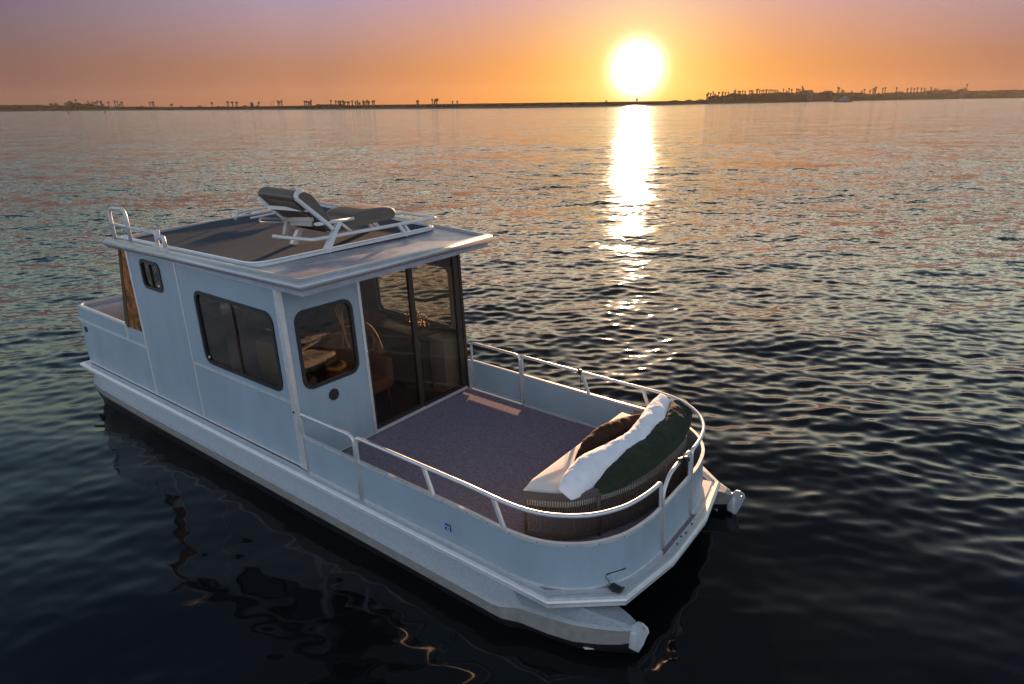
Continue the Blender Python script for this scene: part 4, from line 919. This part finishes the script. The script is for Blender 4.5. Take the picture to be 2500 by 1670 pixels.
for i, (x, y) in enumerate([(140, 306), (370, 306), (440, 308), (560, 300), (690, 298), (720, 297), (800, 298), (900, 300), (980, 293), (1135, 296), (1290, 295), (1960, 274), (2090, 268), (2190, 264)]): tree(*Z3_(x, y), 15, nth(i, 14)+' rounded bush from the left on the orange-lit shore beneath the sun', 120+i, name='bush', cat='bush', group=gF)

# --- buildings, piles and a moored yacht
CONC = mat('grey_concrete', (.06, .05, .045), .9, 0, .15, .5); TILE = mat('roof_tile', (.12, .07, .05), .9, 0, .2, 1.0); PALE = mat('pale_render', (.13, .10, .07), .9, 0, .08, .5)
def building(px, pytop, wpx, label, kind, back=24, matl=CONC):
    p = shore_pt(px, back); s_ = p.length/F_PX*1.06; wd = wpx*s_; h = height_at(px, pytop, back)-1.0
    e = bpy.data.objects.new(kind, None); COL.objects.link(e); e.location = (p.x, p.y, 1.0); e.rotation_euler = (0, 0, math.atan2(-p.x, p.y)); dp = min(wd*.7, 8)
    hw = h*.72 if kind == 'house' else h*.95
    if kind == 'lifeguard_tower':
        wl_ = MB().box(-wd/2, wd/2, -dp/2, dp/2, h*.6, h*.92); 
        for a in (-1, 1):
            for b in (-1, 1): wl_.box(a*wd*.3-.15, a*wd*.3+.15, b*dp*.3-.15, b*dp*.3+.15, 0, h*.6)
        rf = MB().box(-wd*.6, wd*.6, -dp*.6, dp*.6, h*.925, h)
    elif kind == 'house':
        wl_ = MB().box(-wd/2, wd/2, -dp/2, dp/2, 0, hw)
        rf = MB().hexa([(-wd*.56, -dp*.6, hw), (wd*.56, -dp*.6, hw), (wd*.56, dp*.6, hw), (-wd*.56, dp*.6, hw), (-wd*.4, -.1, h), (wd*.4, -.1, h), (wd*.4, .1, h), (-wd*.4, .1, h)])
    else:
        wl_ = MB().box(-wd/2, wd/2, -dp/2, dp/2, 0, hw); rf = MB().box(-wd*.52, wd*.52, -dp*.52, dp*.52, hw+.003, h)
    wn = MB(); z0 = (h*.68 if kind == 'lifeguard_tower' else hw*.35); 
    for i in range(3): wn.box(-wd*.38+i*wd*.28, -wd*.38+i*wd*.28+wd*.18, -dp/2-.06, -dp/2-.01, z0, z0+hw*.28)
    for nm, m_, ml in (('wall', wl_, matl), ('roof', rf, TILE if kind == 'house' else CONC), ('window', wn, BLACK)):
        o = bpy.data.objects.new(nm, m_.mesh(nm, ml)); COL.objects.link(o); o.parent = e
    return tag(e, label, kind.replace('_', ' '))
building(*Z1_(2079, 300), 6, 'plain grey tower block on the low left shore', 'tower_block'); building(*Z1_(628, 342), 11, 'small pale house at the right foot of the far left grove', 'house', back=6, matl=PALE)
building(*Z3_(1555, 257), 3.6, 'lifeguard lookout tower on stilts right beneath the sun', 'lifeguard_tower'); building(*Z3_(1236, 279), 3.8, 'small square hut on the shore left of the lookout tower', 'hut')
building(*Z4_(1790, 268), 24, 'house with pitched roof half hidden on the bluff beside the tallest palms', 'house'); building(*Z5_(2008, 254), 12, 'pale house under trees near the right edge of the shore', 'house', back=9, matl=PALE); building(*Z5_(1100, 268), 8, 'small pale building among bushes on the right shore', 'hut', matl=PALE)
WOODP = mat('wet_timber', (.05, .04, .035), .8)
for (x0, y0, x1, y1, lb) in ((150, 365, 160, 415, 'leaning dark channel pile in the water at the far left'), (533, 367, 544, 410, 'dark channel pile in the water below the left palms')):
    a = Z1_(x1, y1); p = ground(*a); d = ray(*Z1_(x0, y0)); t = math.hypot(p.x, p.y)/math.hypot(d.x, d.y); q = CAM+d*t; s_ = p.length/F_PX
    m_ = MB().tube([(0, 0, -1.5), (0, 0, 0), (q.x-p.x, q.y-p.y, q.z)], [1.1*s_, 1.1*s_, .95*s_], 8)
    o = bpy.data.objects.new('channel_pile', m_.mesh('channel_pile', WOODP)); COL.objects.link(o); o.location = p; tag(o, lb, 'pile')
# yacht
px0, py0 = Z5_(330, 408); p = ground(px0, py0); s_ = p.length/F_PX*1.06; Ly = 32*s_
yt = bpy.data.objects.new('motor_yacht', None); COL.objects.link(yt); yt.location = p; yt.rotation_euler = (0, 0, math.atan2(-p.x, p.y)); tag(yt, 'small motor yacht moored off the right shore', 'yacht')
YW = mat('yacht_paint', (.14, .12, .12), .4, 0, .05, 1)
def yp(name, m_, ml):
    o = bpy.data.objects.new(name, m_.mesh(name, ml)); COL.objects.link(o); o.parent = yt
h_ = Ly*.12; m_ = MB(); sec_ = [(-.5, .12, 1.35), (-.42, .16, 1.2), (-.2, .17, 1.05), (.2, .16, .95), (.5, .14, .9)]; vs_ = []
for x, w_, z in [(-.52, .005, 1.45)]+sec_: vs_ += [(x*Ly, -w_*Ly, z*h_), (x*Ly, w_*Ly, z*h_), ((x+.03)*Ly, w_*.6*Ly, -.3), ((x+.03)*Ly, -w_*.6*Ly, -.3)]
m_.add(vs_, [(i*4+k, i*4+4+k, i*4+4+(k+1) % 4, i*4+(k+1) % 4) for i in range(5) for k in range(4)]+[(20, 21, 22, 23), (0, 3, 2, 1)]); yp('hull', m_, YW)
m_ = MB().hexa([(-.22*Ly, -.11*Ly, h_), (.36*Ly, -.11*Ly, h_*.9), (.36*Ly, .11*Ly, h_*.9), (-.22*Ly, .11*Ly, h_), (-.10*Ly, -.09*Ly, h_*2.1), (.34*Ly, -.09*Ly, h_*2.1), (.34*Ly, .09*Ly, h_*2.1), (-.10*Ly, .09*Ly, h_*2.1)]); yp('deckhouse', m_, YW)
m_ = MB().hexa([(-.02*Ly, -.08*Ly, h_*2.1), (.25*Ly, -.08*Ly, h_*2.1), (.25*Ly, .08*Ly, h_*2.1), (-.02*Ly, .08*Ly, h_*2.1), (.04*Ly, -.07*Ly, h_*2.7), (.24*Ly, -.07*Ly, h_*2.7), (.24*Ly, .07*Ly, h_*2.7), (.04*Ly, .07*Ly, h_*2.7)]); yp('flybridge', m_, YW)
yp('mast', MB().tube([(.2*Ly, 0, h_*2.6), (.24*Ly, 0, h_*3.8)], .12, 6).tube([(.42*Ly, 0, h_), (.47*Ly, 0, h_*2.4)], .08, 6), PAINT); yp('cabin_window', MB().box(-.05*Ly, .3*Ly, -.105*Ly, -.1*Ly, h_*1.4, h_*1.8), BLACK)

hz = MB().box(-3500, 3500, -600, 1900, -3, 45)
hm = bpy.data.materials.new('evening_haze'); hm.use_nodes = True; t = NT(hm.node_tree); pv = t.n('ShaderNodeVolumePrincipled')
pv.inputs['Color'].default_value = (.93, .90, .86, 1); pv.inputs['Density'].default_value = .000022; pv.inputs['Anisotropy'].default_value = .45
ho = t.n('ShaderNodeOutputMaterial'); t.t.links.new(pv.outputs[0], ho.inputs['Volume'])
hob = bpy.data.objects.new('haze', hz.mesh('haze', hm)); COL.objects.link(hob); tag(hob, 'thin warm evening haze over the bay', 'haze', kind='stuff')

# clean helper props
for o in bpy.data.objects:
    if 'base' in o: del o['base']
